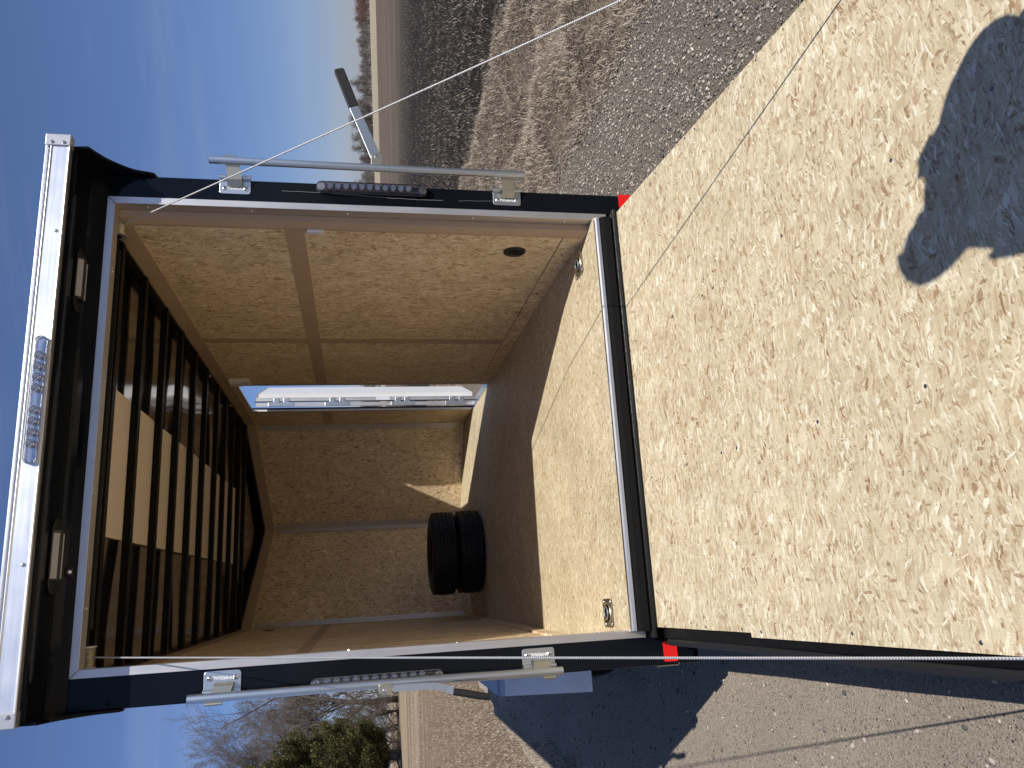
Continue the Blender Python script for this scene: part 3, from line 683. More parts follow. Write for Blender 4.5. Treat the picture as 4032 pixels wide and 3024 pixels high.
# ---- roof inside
def wavy(mb):
    xs_ = np.linspace(XL-.02, XR+.02, 34); ys_ = np.linspace(.05, NY, 90)
    vs = [(x, y, 2.203-DROP*max(0, (y-Lw)/(NY-Lw))+.007*math.sin(y*7.4+x*2.6)*math.sin((x+1)*1.63)**2+.011*mnoise.noise(Vector((x*1.6, y*1.1, 3)))) for y in ys_ for x in xs_]
    n = len(xs_); mb.add(vs, [(j*n+i, j*n+i+1, (j+1)*n+i+1, (j+1)*n+i) for j in range(len(ys_)-1) for i in range(n-1)])
part('roof_lining', M['roof'], trailer, wavy, smooth=True)
def topshell(mb):
    mb.prism([(OLt, .056), (ORt, .056), (SX+.01, .14), (SX+.01, Lw+.05), (NX, NY+.21), (OLt, Lw+.05)], 2.227, 2.285, fXY)
part('roof', M['black'], trailer, topshell)
def bow(y0):
    part('ceiling_bow', M['black_satin'], trailer, lambda mb: mb.box(XL+.012, XR-.012, y0, y0+.045, 2.146, 2.180))
for y0 in (.285, .705, 1.170, 1.585, 2.02, 2.435, 2.92, 3.315, 3.735, 4.16, 4.515): bow(y0)
def rails(mb):
    mb.box(XL+.0, XL+.016, .05, Lw, 2.158, 2.2); mb.box(XR-.016, XR-.0, .05, Lw, 2.158, 2.2)
    along(mb, 1, .0, -.02, 2.158, 2.201, .055, 0, 1, 1); along(mb, -1, .0, -.02, 2.158, 2.201, .055, 0, 1, 1)
part('roof_rail', M['black_satin'], trailer, rails)
part('ceiling_panel', M['ply'], trailer, lambda mb: mb.box(-.42, .25, .12, 4.155, 2.1815, 2.1875))

# ---- rear frame, outside
def frame(mb):
    mb.box(.996, ORt, .0, .055, -.33, 2.30); mb.box(OLt, -.969, .0, .055, -.33, 2.30)
    mb.box(-.969, .996, .002, .055, 2.139, 2.29)
    mb.box(-.969, .996, .0, .06, -.33, -.146)
    mb.box(-.969, .996, .012, .055, -.146, -.112)
part('rear_frame', M['black'], trailer, frame, bevel=.004)
def shell(mb):
    mb.prism([(ORt-.001, .056), (SX, .11), (SX, DY0), (SX-.016, DY0), (SX-.016, .12), (ORt-.02, .056)], -.16, 2.226, fXY)
    mb.box(SX-.016, SX, DY1, Lw+.05, -.16, 2.226); mb.box(SX-.016, SX, DY0, DY1, 2.096, 2.226); mb.box(SX-.016, SX, DY0, DY1, -.16, -.01)
    mb.box(OLt+.001, -1.065, .056, Lw+.05, -.16, 2.226)
    mb.prism([(SX, Lw+.051), (NX, NY+.2), (NX, NY+.17), (SX-.02, Lw+.051)], -.16, 2.226, fXY)
    mb.prism([(OLt+.001, Lw+.051), (NX-.001, NY+.2), (NX-.001, NY+.17), (-1.065, Lw+.051)], -.16, 2.226, fXY)
part('outer_skin', M['black'], trailer, shell)
def chassis(mb):
    mb.box(OLt+.01, -1.02, .06, Lw, -.33, -.165); mb.box(.93, SX-.01, .06, Lw, -.33, -.165)
    for y in np.arange(.5, Lw, .5): mb.box(-1.02, .93, y, y+.05, -.2, -.10)
    mb.box(-.04, .10, Lw, 7.4, -.30, -.18)
part('chassis', M['black_satin'], trailer, chassis)
part('axle', M['black_satin'], trailer, lambda mb: mb.tube([(-1.05, 1.86, -.2), (1.0, 1.86, -.2)], .035, 12))
# aluminium trim round the opening (mitred)
H = 2.1084; Zb = -.1016
def flange(mb):
    y0, y1 = -.0045, 0.0
    mb.prism([(.965, Zb), (.996, Zb), (.996, H+.030), (.965, H)], y0, y1, fXZ)
    mb.prism([(-.9385, Zb), (-.969, Zb), (-.969, H+.030), (-.9385, H)], y0, y1, fXZ)
    mb.prism([(-.9375, H+.0008), (.964, H+.0008), (.994, H+.0305), (-.967, H+.0305)], y0, y1, fXZ)
trim = part('door_trim', M['alu_z'], trailer, flange, bevel=.0008)
def jamb(mb):
    mb.box(.9645, .9668, -.003, .058, Zb, H); mb.box(-.9405, -.938, -.003, .045, Zb, H); mb.box(-.937, .964, -.003, .060, H, H+.0025)
part('jamb_return', M['alu_z'], trim, jamb)
def tscrew(mb):
    for x, z in ((.9575, 1.985), (.9575, 1.13), (.9575, .105), (.9575, .55), (.9575, 1.55)):
        mb.dome((.9645, .028, z), (-1, 0, 0), .0062, .0045, 8)
    for x in (.66, .18, -.28, -.72): mb.dome((x, .03, H-.0002), (0, 0, -1), .006, .004, 8)
    for z in (1.5, 1.13, .7, .1): mb.dome((-.9378, .02, z), (1, 0, 0), .006, .004, 8)
part('screw', M['chrome'], trim, tscrew)
def post(mb):
    mb.prism([(.985, .060), (.9350, .060), (.9203, .100), (.9203, .118), (.985, .118)], -.03, ZT, fXY)
part('door_post', M['hardboard'], trailer, post)
part('door_post', M['hardboard'], trailer, lambda mb: mb.box(-1.006, -.99, .0455, .07, -.03, ZT))

# ---- rear canopy with lights and bar
canopy = part('canopy', M['black'], trailer, lambda mb: mb.prism(
    [(-.199, 2.219), (-.197, 2.210), (-.19, 2.206), (-.06, 2.203), (-.042, 2.198), (-.028, 2.188), (-.017, 2.172), (-.009, 2.155), (-.004, 2.140), (-.001, 2.140), (-.001, 2.298), (-.199, 2.303)], OLt+.001, ORt-.001, fYZ))
wing = [(-.199, 2.2095), (-.238, 2.190), (-.205, 2.166), (-.157, 2.142), (-.118, 2.119), (-.0885, 2.094), (-.058, 2.063), (-.037, 2.035), (-.025, 2.005), (-.018, 1.975), (-.010, 1.956), (.014, 1.950), (.04, 1.950), (.04, 2.302), (-.199, 2.304)]
wing = [(-.199, 2.2095), (-.205, 2.166), (-.157, 2.142), (-.118, 2.119), (-.0885, 2.094), (-.058, 2.063), (-.037, 2.035), (-.025, 2.005), (-.018, 1.975), (-.010, 1.956), (.014, 1.950), (.04, 1.950), (.04, 2.302), (-.199, 2.304)]
part('canopy_cheek', M['black'], canopy, lambda mb: mb.prism(wing, ORt, ORt+.012, fYZ))
part('canopy_cheek', M['black'], canopy, lambda mb: mb.prism(wing, OLt-.010, OLt, fYZ))
def wbolts(mb):
    for y, z in ((.012, 2.14), (.012, 2.0)):
        mb.dome((OLt+.02, -.001, z), (0, -1, 0), .007, .005, 8); mb.dome((ORt-.02, -.001, z), (0, -1, 0), .007, .005, 8)
part('bolt', M['black_satin'], canopy, wbolts)
bar = part('canopy_bar', M['alu_bar'], trailer, lambda mb: mb.prism(
    [(-.200, 2.222), (-.230, 2.222), (-.232, 2.226), (-.229, 2.231), (-.229, 2.287), (-.2325, 2.291), (-.2325, 2.294), (-.226, 2.297), (-.226, 2.302), (-.234, 2.304), (-.234, 2.312), (-.200, 2.313)], -1.046, 1.094, fYZ), bevel=.0008)
for xa, xb in ((1.092, 1.144), (-1.098, -1.044)):
    cp = part('end_cap', M['cap'], bar, lambda mb: mb.box(xa, xb, -.237, -.196, 2.2195, 2.3155), bevel=.004)
    part('bolt', M['chrome'], bar, lambda mb: [mb.dome(((xa+xb)/2-.012*(1 if xa > 0 else -1), -.237, z), (0, -1, 0), .008, .007, 6) for z in (2.246, 2.290)])
for x in (.72, -.56): part('bolt', M['chrome'], bar, lambda mb: mb.dome((x, -.229, 2.246), (0, -1, 0), .0075, .006, 8))
# clear clearance lamp on the bar
X0, X1 = -.205, .282
lamp = part('clearance_light', M['lamp_bright'], bar, lambda mb: mb.prism(stadium(X0, X1, 2.2335, 2.2765), -.229, -.234, fXZ))
part('lens', M['lens'], lamp, lambda mb: mb.prism(stadium(X0, X1, 2.232, 2.278), -.2345, -.250, fXZ), bevel=.006, seg=3)
def cups(mb):
    for i in range(9):
        if i == 4: continue
        x = X0+.075+i*.042; mb.lathe([(.002, -.001), (.007, .0025), (.012, .004), (.016, .011)], (x, -.2345, 2.257), (0, -1, 0), 16)
part('led_cup', M['led'], lamp, cups, smooth=True)
# two loading lamps under the canopy
for x0, x1 in ((.437, .712), (-.665, -.385)):
    lo = part('loading_light', M['plastic_black'], canopy, lambda mb: (mb.prism(stadium(x0, x1, -.122, -.030), 2.2015, 2.196, fXY), mb.prism([(-.112, 2.196), (-.045, 2.196), (-.058, 2.181), (-.078, 2.176), (-.098, 2.181)], x0+.05, x1-.045, fYZ)), bevel=.002)
    part('led_strip', M['led_off'], lo, lambda mb: mb.obox(((x0+x1)/2, -.1085, 2.1875), ((x1-x0)/2-.058, 0, 0), (0, .0075, -.0085), (0, -.0015, -.0015)))
    part('led_strip', M['led_off'], lo, lambda mb: mb.obox(((x0+x1)/2, -.0485, 2.1875), ((x1-x0)/2-.058, 0, 0), (0, .0075, .0085), (0, .0015, -.0015)))
# small camera on the header
hc = part('rear_camera', M['plastic_black'], trailer, lambda mb: (mb.box(-.602, -.563, -.022, .0, 2.150, 2.185), mb.box(-.622, -.545, -.004, .002, 2.156, 2.172)), bevel=.003)
part('lens', M['chrome'], hc, lambda mb: mb.dome((-.583, -.0222, 2.162), (0, -1, -.3), .009, .006, 12))
part('screw', M['chrome'], hc, lambda mb: [mb.dome((x, -.004, 2.163), (0, -1, 0), .005, .003, 8) for x in (-.615, -.552)])

# ---- reflectors and marks
def refl(x0, x1, z0, z1): part('reflector', M['red'], trailer, lambda mb: mb.prism(rrect(x0, x1, z0, z1, .007), -.001, -.006, fXZ))
refl(1.034, 1.104, -.236, -.174); refl(-1.073, -.990, -.234, -.1735)
part('plate_bracket', M['zinc_y'], trailer, lambda mb: (mb.box(-1.0905, -1.0865, -.004, .014, -.235, -.14), mb.box(-1.0865, -1.078, -.004, .006, -.240, -.2365), mb.box(-1.0935, -1.0865, -.004, .006, -.143, -.140)))
def sealant(mb):          # a wandering bead of dried sealant on the door-side post
    pts = []
    for i in range(90):
        z = 1.56-1.27*i/89; x = 1.040+.006*math.sin(i*.09)+.0028*mnoise.noise(Vector((i*.35, 0, 0)))-.012*i/89+.010
        pts.append((x, -.0015, z))
    mb.tube(pts[10:62], .0010, 5); mb.tube(pts[66:88], .0006, 5)
part('sealant_bead', plain('dried_sealant', (.30, .30, .29), .4), trailer, sealant)

# ---- door bar locks
def text_mesh(body, size, mat, parent, M_, name='lettering', ext=.0006):
    cu = bpy.data.curves.new('txt', 'FONT'); cu.body = body; cu.size = size; cu.extrude = ext; cu.align_x = 'CENTER'; cu.align_y = 'CENTER'; cu.space_character = .95
    to = bpy.data.objects.new('txt', cu); COL.objects.link(to); bpy.context.view_layer.update()
    me = bpy.data.meshes.new_from_object(to.evaluated_get(bpy.context.evaluated_depsgraph_get())); bpy.data.objects.remove(to)
    me.name = name; me.transform(M_); off = root_base(parent); me.transform(Matrix.Translation(-off)); me.materials.clear(); me.materials.append(mat)
    o = bpy.data.objects.new(name, me); COL.objects.link(o); o.parent = parent; return o
def hinge_plate(par, sx, xin, xout, z0, z1, strap_x0, strap_x1, sz0, sz1, text):
    # plate with a rolled knuckle at its outer edge
    lo, hi = sorted((xin, xout))
    pl = part('hinge_plate', M['zinc'], par, lambda mb: mb.prism(rrect(lo, hi, z0, z1, .012), -.0005, -.0045, fXZ), bevel=.001)
    kx = xout-sx*.004
    zc = (z0+z1)/2
    part('knuckle', M['zinc'], pl, lambda mb: (mb.tube([(kx, -.012, z0-.001), (kx, -.012, sz0-.004)], .0115, 16), mb.tube([(kx, -.012, sz1+.004), (kx, -.012, z1+.001)], .0115, 16), mb.tube([(kx, -.012, sz0-.004), (kx, -.012, sz1+.004)], .006, 12)), smooth=True)
    part('bolt', M['chrome'], pl, lambda mb: [mb.dome((xin+sx*.026, -.0045, z), (0, -1, 0), .0105, .007, 14) for z in (z0+.021, z1-.021)], smooth=True)
    part('bolt_socket', M['black_satin'], pl, lambda mb: [mb.lathe([(.0001, 0), (.0032, 0)], (xin+sx*.026, -.01175, z), (0, -1, 0), 6) for z in (z0+.021, z1-.021)])
    # letters run down the post
    if sx > 0: rot = Matrix(((0, 1, 0), (0, 0, -1), (-1, 0, 0)))     # glyph x -> -Z, glyph y -> +X, out of plate -> -Y
    else: rot = Matrix(((0, -1, 0), (0, 0, -1), (1, 0, 0)))
    M_ = Matrix.Translation((xin+sx*.0245, -.0047, zc)) @ rot.to_4x4()
    text_mesh(text, .0185, M['pressed'], pl, M_)
    part('hinge_strap', M['zinc_y'], par, lambda mb: mb.add(
        [(strap_x0, -.014, sz0), (strap_x0, -.014, sz1), (strap_x0+(strap_x1-strap_x0)*.25, -.036, sz1-.002), (strap_x0+(strap_x1-strap_x0)*.25, -.036, sz0-.002), (strap_x1, -.054, sz1+.006), (strap_x1, -.054, sz0+.006)] +
        [(strap_x0, -.009, sz0), (strap_x0, -.009, sz1), (strap_x0+(strap_x1-strap_x0)*.25, -.031, sz1-.002), (strap_x0+(strap_x1-strap_x0)*.25, -.031, sz0-.002), (strap_x1, -.049, sz1+.006), (strap_x1, -.049, sz0+.006)],
        [(0, 1, 2, 3), (3, 2, 4, 5), (9, 8, 7, 6), (11, 10, 8, 9), (0, 3, 9, 6), (3, 5, 11, 9), (1, 7, 8, 2), (2, 8, 10, 4), (4, 10, 11, 5), (0, 6, 7, 1)]))
lockR = part('lock_rod', M['zinc'], trailer, lambda mb: mb.tube([(1.161, -.06, 1.722), (1.157, -.06, 1.0), (1.156, -.06, .305)], .0172, 20), smooth=True)
lockR['label'] = 'swung-out lock rod on the side of the ploughed field'
part('rod_tip', M['plastic_black'], lockR, lambda mb: (mb.tube([(1.161, -.06, 1.7225), (1.161, -.06, 1.7235)], .0142, 16), mb.tube([(1.156, -.06, .3045), (1.156, -.06, .3035)], .0142, 16)))
hinge_plate(lockR, 1, 1.029, 1.109, 1.552, 1.684, 1.062, 1.150, 1.588, 1.650, 'IMPERIAL')
hinge_plate(lockR, 1, 1.0235, 1.1035, .318, .451, 1.058, 1.150, .352, .412, 'IMPERIAL')
part('weld_lug', M['zinc_y'], lockR, lambda mb: (mb.tube([(1.180, -.062, 1.612), (1.180, -.062, 1.668)], .006, 10), mb.tube([(1.175, -.066, .352), (1.175, -.066, .405)], .006, 10)), smooth=True)
part('handle_lug', M['zinc_y'], lockR, lambda mb: mb.prism(rrect(1.164, 1.230, .972, 1.021, .012), -.068, -.063, fXZ), bevel=.001)
part('rivet', M['chrome'], lockR, lambda mb: mb.dome((1.210, -.068, .998), (0, -1, 0), .0095, .005, 12))
lever = part('lever', M['zinc'], lockR, lambda mb: mb.prism([(1.186, .978), (1.200, 1.020), (1.462, 1.1165), (1.482, 1.1165), (1.490, 1.082), (1.475, 1.077), (1.225, .978)], -.062, -.055, fXZ), bevel=.001)
part('grip', M['rubber'], lever, lambda mb: mb.prism([(1.462, 1.120), (1.478, 1.0745), (1.668, 1.140), (1.674, 1.150), (1.663, 1.183), (1.652, 1.186)], -.066, -.050, fXZ), bevel=.004)
lockL = part('lock_rod', M['zinc'], trailer, lambda mb: mb.tube([(-1.066, -.060, 1.713), (-1.064, -.060, .8), (-1.070, -.060, .285)], .0172, 20), smooth=True)
lockL['label'] = 'lock rod on the side of the bare trees'
part('rod_tip', M['plastic_black'], lockL, lambda mb: (mb.tube([(-1.066, -.06, 1.7135), (-1.066, -.06, 1.7145)], .0142, 16), mb.tube([(-1.070, -.06, .2845), (-1.070, -.06, .2835)], .0142, 16)))
hinge_plate(lockL, -1, -.977, -1.056, 1.533, 1.668, -1.018, -1.060, 1.560, 1.628, 'IMPERIAL')
hinge_plate(lockL, -1, -.980, -1.056, .301, .437, -1.020, -1.062, .328, .396, 'IMPERIAL')
part('weld_lug', M['zinc_y'], lockL, lambda mb: (mb.tube([(-1.087, -.066, 1.59), (-1.087, -.066, 1.652)], .007, 10), mb.tube([(-1.090, -.066, .318), (-1.090, -.066, .368)], .007, 10)), smooth=True)
part('handle_lug', M['zinc_y'], lockL, lambda mb: mb.prism(rrect(-1.104, -1.062, .968, 1.018, .010), -.088, -.075, fXZ), bevel=.001)
part('rivet', M['chrome'], lockL, lambda mb: mb.dome((-1.088, -.088, .995), (0, -1, 0), .0085, .005, 12))
def levL(mb):
    P_ = [(-1.082, -.084, .965), (-1.083, -.086, .86), (-1.086, -.088, .80), (-1.098, -.090, .755), (-1.112, -.092, .73)]
    for a, b in zip(P_[:-1], P_[1:]):
        a = Vector(a); b = Vector(b); d = (b-a).normalized(); n_ = d.cross(Vector((0, 1, 0))).normalized()
        mb.add([a+n_*.013+Vector((0, -.003, 0)), a-n_*.013+Vector((0, -.003, 0)), b-n_*.013+Vector((0, -.003, 0)), b+n_*.013+Vector((0, -.003, 0)), a+n_*.013+Vector((0, .003, 0)), a-n_*.013+Vector((0, .003, 0)), b-n_*.013+Vector((0, .003, 0)), b+n_*.013+Vector((0, .003, 0))],
               [(0, 1, 2, 3), (7, 6, 5, 4), (0, 3, 7, 4), (1, 5, 6, 2), (0, 4, 5, 1), (3, 2, 6, 7)])
lev = part('lever', M['zinc'], lockL, levL)
part('grip', M['rubber'], lev, lambda mb: mb.tube([(-1.1105, -.092, .734), (-1.122, -.093, .68), (-1.134, -.094, .63), (-1.141, -.094, .592)], [.0135, .0145, .0145, .0125], 12))
# ---- tall clear lamps on the posts
def post_lamp(x0, x1, z0, z1, ledx, lean, label):
    b = part('side_light', M['lamp_back'], trailer, lambda mb: mb.prism([(u, v) for v, u in stadium(z0, z1, x0, x1)], -.001, -.008, fXZ)); b['label'] = label
    part('lens', M['lens'], b, lambda mb: mb.prism([(u, v) for v, u in stadium(z0+.002, z1-.002, x0+.002, x1-.002)], -.0085, -.031, fXZ), bevel=.007, seg=3)
    part('led_cup', M['led'], b, lambda mb: [mb.lathe([(.0001, .009), (.0045, .008), (.0065, .003), (.010, .006), (.0150, .015), (.0158, .013)], (ledx, -.0085, z0+.087+i*(z1-z0-.150)/10), (0, -1, 0), 18) for i in range(11)], smooth=True)
    part('end_cup', M['chrome'], b, lambda mb: [mb.prism([(u, v) for v, u in stadium(a, b_, x0+.006, x1-.006)], -.0085, -.020, fXZ) for a, b_ in ((z0+.003, z0+.040), (z1-.040, z1-.003))], bevel=.003)
post_lamp(1.051, 1.102, .764, 1.268, 1.080, 0, 'clear strip lamp on the post toward the ploughed field')
post_lamp(-1.083, -1.031, .758, 1.277, -1.047, 0, 'clear strip lamp on the post toward the bare trees')

# ---- ramp door
RS = math.tan(R(5.89))
def RZ(y): return -.125+RS*(y+.03)
def ramp_slab(mb, x0, x1, y0, y1, zt, zb):
    mb.add([(x0, y0, RZ(y0)+zt), (x1, y0, RZ(y0)+zt), (x1, y1, RZ(y1)+zt), (x0, y1, RZ(y1)+zt), (x0, y0, RZ(y0)+zb), (x1, y0, RZ(y0)+zb), (x1, y1, RZ(y1)+zb), (x0, y1, RZ(y1)+zb)],
           [(0, 1, 2, 3), (7, 6, 5, 4), (0, 4, 5, 1), (1, 5, 6, 2), (2, 6, 7, 3), (3, 7, 4, 0)])
RE = -2.26
ramp = part('ramp_door', M['black_satin'], trailer, lambda mb: ramp_slab(mb, -.972, .966, RE-.01, -.10, -.0135, -.062), bevel=.003)
part('ramp_panel', M['osb_ramp'], ramp, lambda mb: ramp_slab(mb, -.942, .9705, RE, -.7605, 0, -.0132))['label'] = 'large sheet of strand board covering most of the ramp'
part('ramp_panel', M['osb_ramp'], ramp, lambda mb: ramp_slab(mb, -.927, .9705, -.7595, -.066, 0, -.0132))['label'] = 'narrow strip of strand board at the ramp hinge'
part('edge_seal', M['rubber'], ramp, lambda mb: [mb.tube([(x, -.12, RZ(-.12)-.03), (x+.002*sg, -.6, RZ(-.6)-.028), (x-.004*sg, -1.2, RZ(-1.2)-.03), (x, RE, RZ(RE)-.03)], .0165, 10) for x, sg in ((-.985, 1),)])
part('ramp_lip', M['alu_x'], ramp, lambda mb: ramp_slab(mb, -.95, .97, -2.50, RE-.012, -.010, -.030))
def rscrew(mb):
    for x in (-.918, -.31, .30, .955):
        for y in (-.16, -.48, -.72, -.815, -1.24, -1.68, -2.02):
            xx = x+rng.uniform(-.006, .006); yy = y+rng.uniform(-.02, .02); mb.dome((xx, yy, RZ(yy)), (0, 0, 1), .0062, .0012, 8)
part('screw', plain('blue_coated_screw', (.16, .18, .21), .35, metal=.8), ramp, rscrew)['kind'] = 'stuff'
# ---- cables and spools
def spool(xa, xb, label):
    s_ = part('cable_spool', M['cap'], trailer, lambda mb: mb.lathe([(.020, xa), (.041, xa), (.041, xa+.005), (.028, xa+.006), (.028, xb-.006), (.041, xb-.005), (.041, xb), (.02, xb)], (0, .125, 2.128), (1, 0, 0), 28), smooth=True); s_['label'] = label
    prof = []
    n_ = 11
    for i in range(n_):
        for k in range(5):
            a = math.pi*k/4; prof.append((.0315+.0032*math.sin(a), xa+.008+(xb-xa-.016)*(i+.5-.5*math.cos(a))/n_))
    part('wound_cable', M['zinc_y'], s_, lambda mb: mb.lathe(prof, (0, .125, 2.128), (1, 0, 0), 28), smooth=True)
spool(.866, .956, 'cable spool at the corner toward the ploughed field'); spool(-.945, -.862, 'cable spool at the corner toward the bare trees')
part('spring_shaft', M['black_satin'], trailer, lambda mb: (mb.tube([(-1.0, .125, 2.128), (.92, .125, 2.128)], .010, 10), mb.tube([(-.80, .125, 2.128), (.80, .125, 2.128)], .020, 12)))
def cable(p0, p1, label):
    p0 = Vector(p0); p1 = Vector(p1); n_ = 40; pts = [p0.lerp(p1, i/n_)+Vector((0, 0, -.010*math.sin(math.pi*i/n_))) for i in range(n_+1)]
    part('lift_cable', M['cable'], trailer, lambda mb: mb.tube(pts, .0031, 8), smooth=True)['label'] = label
cable((.914, .10, 2.098), (.947, -2.02, -.318), 'thin steel cable crossing in front of the field')
cable((-.902, .094, 2.094), (-.930, -2.03, -.318), 'steel cable running past the row of latch plates')
for ax_, ay_ in ((.947, -2.02), (-.93, -2.03)): part('cable_anchor', M['zinc'], ramp, lambda mb: mb.obox((ax_, ay_, RZ(ay_)+.006), (.018, 0, 0), (0, .03, 0), (0, 0, .006)), bevel=.003)

# ---- tie-down rings
def dring(cx, cy, cz, hx, hy, rot, label):
    rm = Matrix.Rotation(rot, 3, 'Z'); c = Vector((cx, cy, cz)); f = lambda u, v, w: c+rm @ Vector((u, v, w))
    out = rrect(-hx, hx, -hy, hy, .022, 5); inn = [(hx*.74*math.cos(a), hy*.74*math.sin(a)) for a in [2*math.pi*k/24 for k in range(24)]]
    d = part('tie_ring', M['zinc_y'], trailer, lambda mb: (mb.prism(out, .0005, .0035, f), mb.lathe([(hx*.78, .0036), (hx*.74, .0065), (hx*.66, .0055), (hx*.60, .0038)], f(0, 0, 0), (0, 0, 1), 28)), smooth=True); d['label'] = label
    part('recess', M['black_satin'], d, lambda mb: mb.lathe([(.0001, .0041), (hx*.62, .0041)], f(0, 0, 0), (0, 0, 1), 28))
    part('ring', M['zinc'], d, lambda mb: mb.lathe([(hx*.42+.0045*math.cos(a), .010+.0045*math.sin(a)) for a in [2*math.pi*k/10 for k in range(10)]], f(0, 0, 0), (0, 0, 1), 24, closed=True), smooth=True)
    part('bolt', M['zinc'], d, lambda mb: [mb.dome(f(sx*hx*.78, sy*hy*.78, .0035), (0, 0, 1), .0075, .005, 10) for sx in (-1, 1) for sy in (-1, 1)])
dring(.823, .224, -.0145, .062, .062, .08, 'tie-down ring in the shaded corner by the round vent'); dring(-.870, .221, -.0145, .062, .062, .03, 'tie-down ring on the sunlit floor')
dring(.82, 4.40, .0005, .062, .062, .1, 'tie-down ring at the foot of the front corner near the door'); dring(-.86, 4.45, .0005, .062, .062, 0, 'tie-down ring behind the spare tires')
# ---- vents
def vent(x, y, z, r, nx, label, rz_=1.0):
    v_ = part('vent', M['plastic_black'], trailer, lambda mb: (mb.lathe([(r*.60, .0045), (r*.72, .0075), (r*.95, .006), (r, .0)], (x, y, z), (nx, 0, 0), 36), [mb.box(x+nx*.001 if nx > 0 else x-.005, x+.005 if nx > 0 else x-.001, y-r*.62, y+r*.62, z+k*r*.15-.0018, z+k*r*.15+.0018) for k in range(-4, 5)]), smooth=True); v_['label'] = label
    part('vent_hole', plain('vent_dark', (.003, .003, .003), .9), v_, lambda mb: mb.lathe([(.0001, .0012), (r*.7, .0012)], (x, y, z), (nx, 0, 0), 36))
vent(XR, .300, .2965, .0585, -1, 'round black vent low on the wall with the door'); vent(XL, 4.12, 1.86, .05, 1, 'small black vent high on the wall without a door')
# ---- lamps and bits on the wall
dl = part('dome_light', M['white_plastic'], trailer, lambda mb: mb.box(XR-.034, XR-.0005, 2.755, 2.90, 1.905, 2.062), bevel=.014, seg=4); dl['label'] = 'white dome light beside the top of the side door'
part('lamp_cover', plain('frosted_cover', (.86, .84, .80), .35), dl, lambda mb: mb.box(XR-.042, XR-.0342, 2.775, 2.88, 1.965, 2.05), bevel=.004)
sb = part('switch_box', M['white_plastic'], trailer, lambda mb: mb.box(XR-.016, XR-.0025, .101, .137, 1.240, 1.316), bevel=.005, seg=3)
part('switch', plain('pale_switch', (.66, .65, .64), .3), sb, lambda mb: (mb.box(XR-.0185, XR-.0162, .109, .129, 1.258, 1.298), mb.dome((XR-.016, .119, 1.248), (-1, 0, 0), .004, .002, 8), mb.dome((XR-.016, .119, 1.308), (-1, 0, 0), .004, .002, 8)))
def wbits(mb):
    for y, z in ((1.2, 2.163), (2.62, 2.163), (3.6, 2.163)): mb.tube([(XR-.02, y, z), (XR-.02, y+.03, z+.004)], .006, 8)
part('wire_clip', M['white_plastic'], trailer, wbits)

# ---- side door: lining of the doorway and the leaf folded forward outside
part('door_frame', M['alu_dull'], trailer, lambda mb: (mb.box(.919, .940, DY1, DY1+.0115, .0, DZ), mb.box(.919, .9228, DY1+.012, DY1+.040, .0, DZ+.03), mb.box(.919, .9228, DY0-.026, DY0, .0, DZ+.03), mb.box(.9232, SX+.004, DY0-.0115, DY0-.0005, 0, DZ), mb.box(.919, .934, DY0, DY1, DZ, DZ+.0115), mb.box(.930, .934, DY0, DY1, DZ+.0117, 2.085), mb.box(.934, SX+.004, DY0, DY1, 2.085, 2.095)))
part('door_casing', M['hardboard'], trailer, lambda mb: (mb.box(.9205, .9229, DY0-.052, DY0-.027, .0, DZ+.03), mb.box(.9205, .9229, DY1+.041, DY1+.066, .0, DZ+.03)))
def tread(mb):
    mb.box(.915, .985, DY0, DY1, .001, .006)
    for i in range(30):
        for j in range(3):
            y = DY0+.02+i*.0275; x = .927+j*.024; a = .8 if (i+j) % 2 else -.8
            mb.obox((x, y, .0065), (.008*math.cos(a), .008*math.sin(a), 0), (-.002*math.sin(a), .002*math.cos(a), 0), (0, 0, .0012))
part('threshold_plate', alu('tread_plate', (.72, .75, .80), .16, axis=1), trailer, tread)
STRAIGHT[0] = True
part('jamb_strip', M['alu_z'], trailer, lambda mb: mb.box(.979, 1.012, JY+.012, JY+.020, .0, 1.985))
HY = 3.88
leaf_d = Vector((1.34-1.064, 4.70-HY, 0)).normalized(); leaf_n = Vector((-leaf_d.y, leaf_d.x, 0)); LB = Vector((1.0645, HY, 0))
def lf(u, v, w): p = LB+leaf_d*u+leaf_n*w; return (p.x, p.y, v)
leaf = part('side_door', M['white_metal'], trailer, lambda mb: mb.prism([(.004, .01), (.83, .01), (.83, 1.965), (.004, 1.965)], .0, -.038, lf)); leaf['label'] = 'white side door folded open against the outside of the trailer'
part('door_stile', M['alu_z'], leaf, lambda mb: mb.box(1.031, 1.0655, HY-.008, HY-.001, -.005, 1.985))
part('door_edge', M['alu_z'], leaf, lambda mb: mb.prism([(.004, 1.9655), (.838, 1.9655), (.838, 1.978), (.004, 1.978)], .002, -.040, lf))
part('door_gasket', M['rubber'], leaf, lambda mb: mb.tube([(1.0265, HY-.004, -.02), (1.0265, HY-.004, 2.0)], .0042, 8))
HG = ((1.878, 1.651, 1.809, 1.722), (1.378, 1.157, 1.312, 1.223), (.779, .557, .715, .628), (.271, .063, .205, .116))
def hinges(mb):
    for z1, z0, sa, sb_ in HG:
        mb.box(.979, 1.0165, JY+.0082, JY+.0118, z0, z1)
        for z in (sa, sb_):
            mb.box(1.004, 1.060, HY-.0125, HY-.0082, z-.024, z+.024)
            mb.tube([(1.014, HY-.014, z-.024), (1.014, HY-.014, z+.024)], .0052, 10)
part('door_hinge', M['zinc'], leaf, hinges, bevel=.0008)
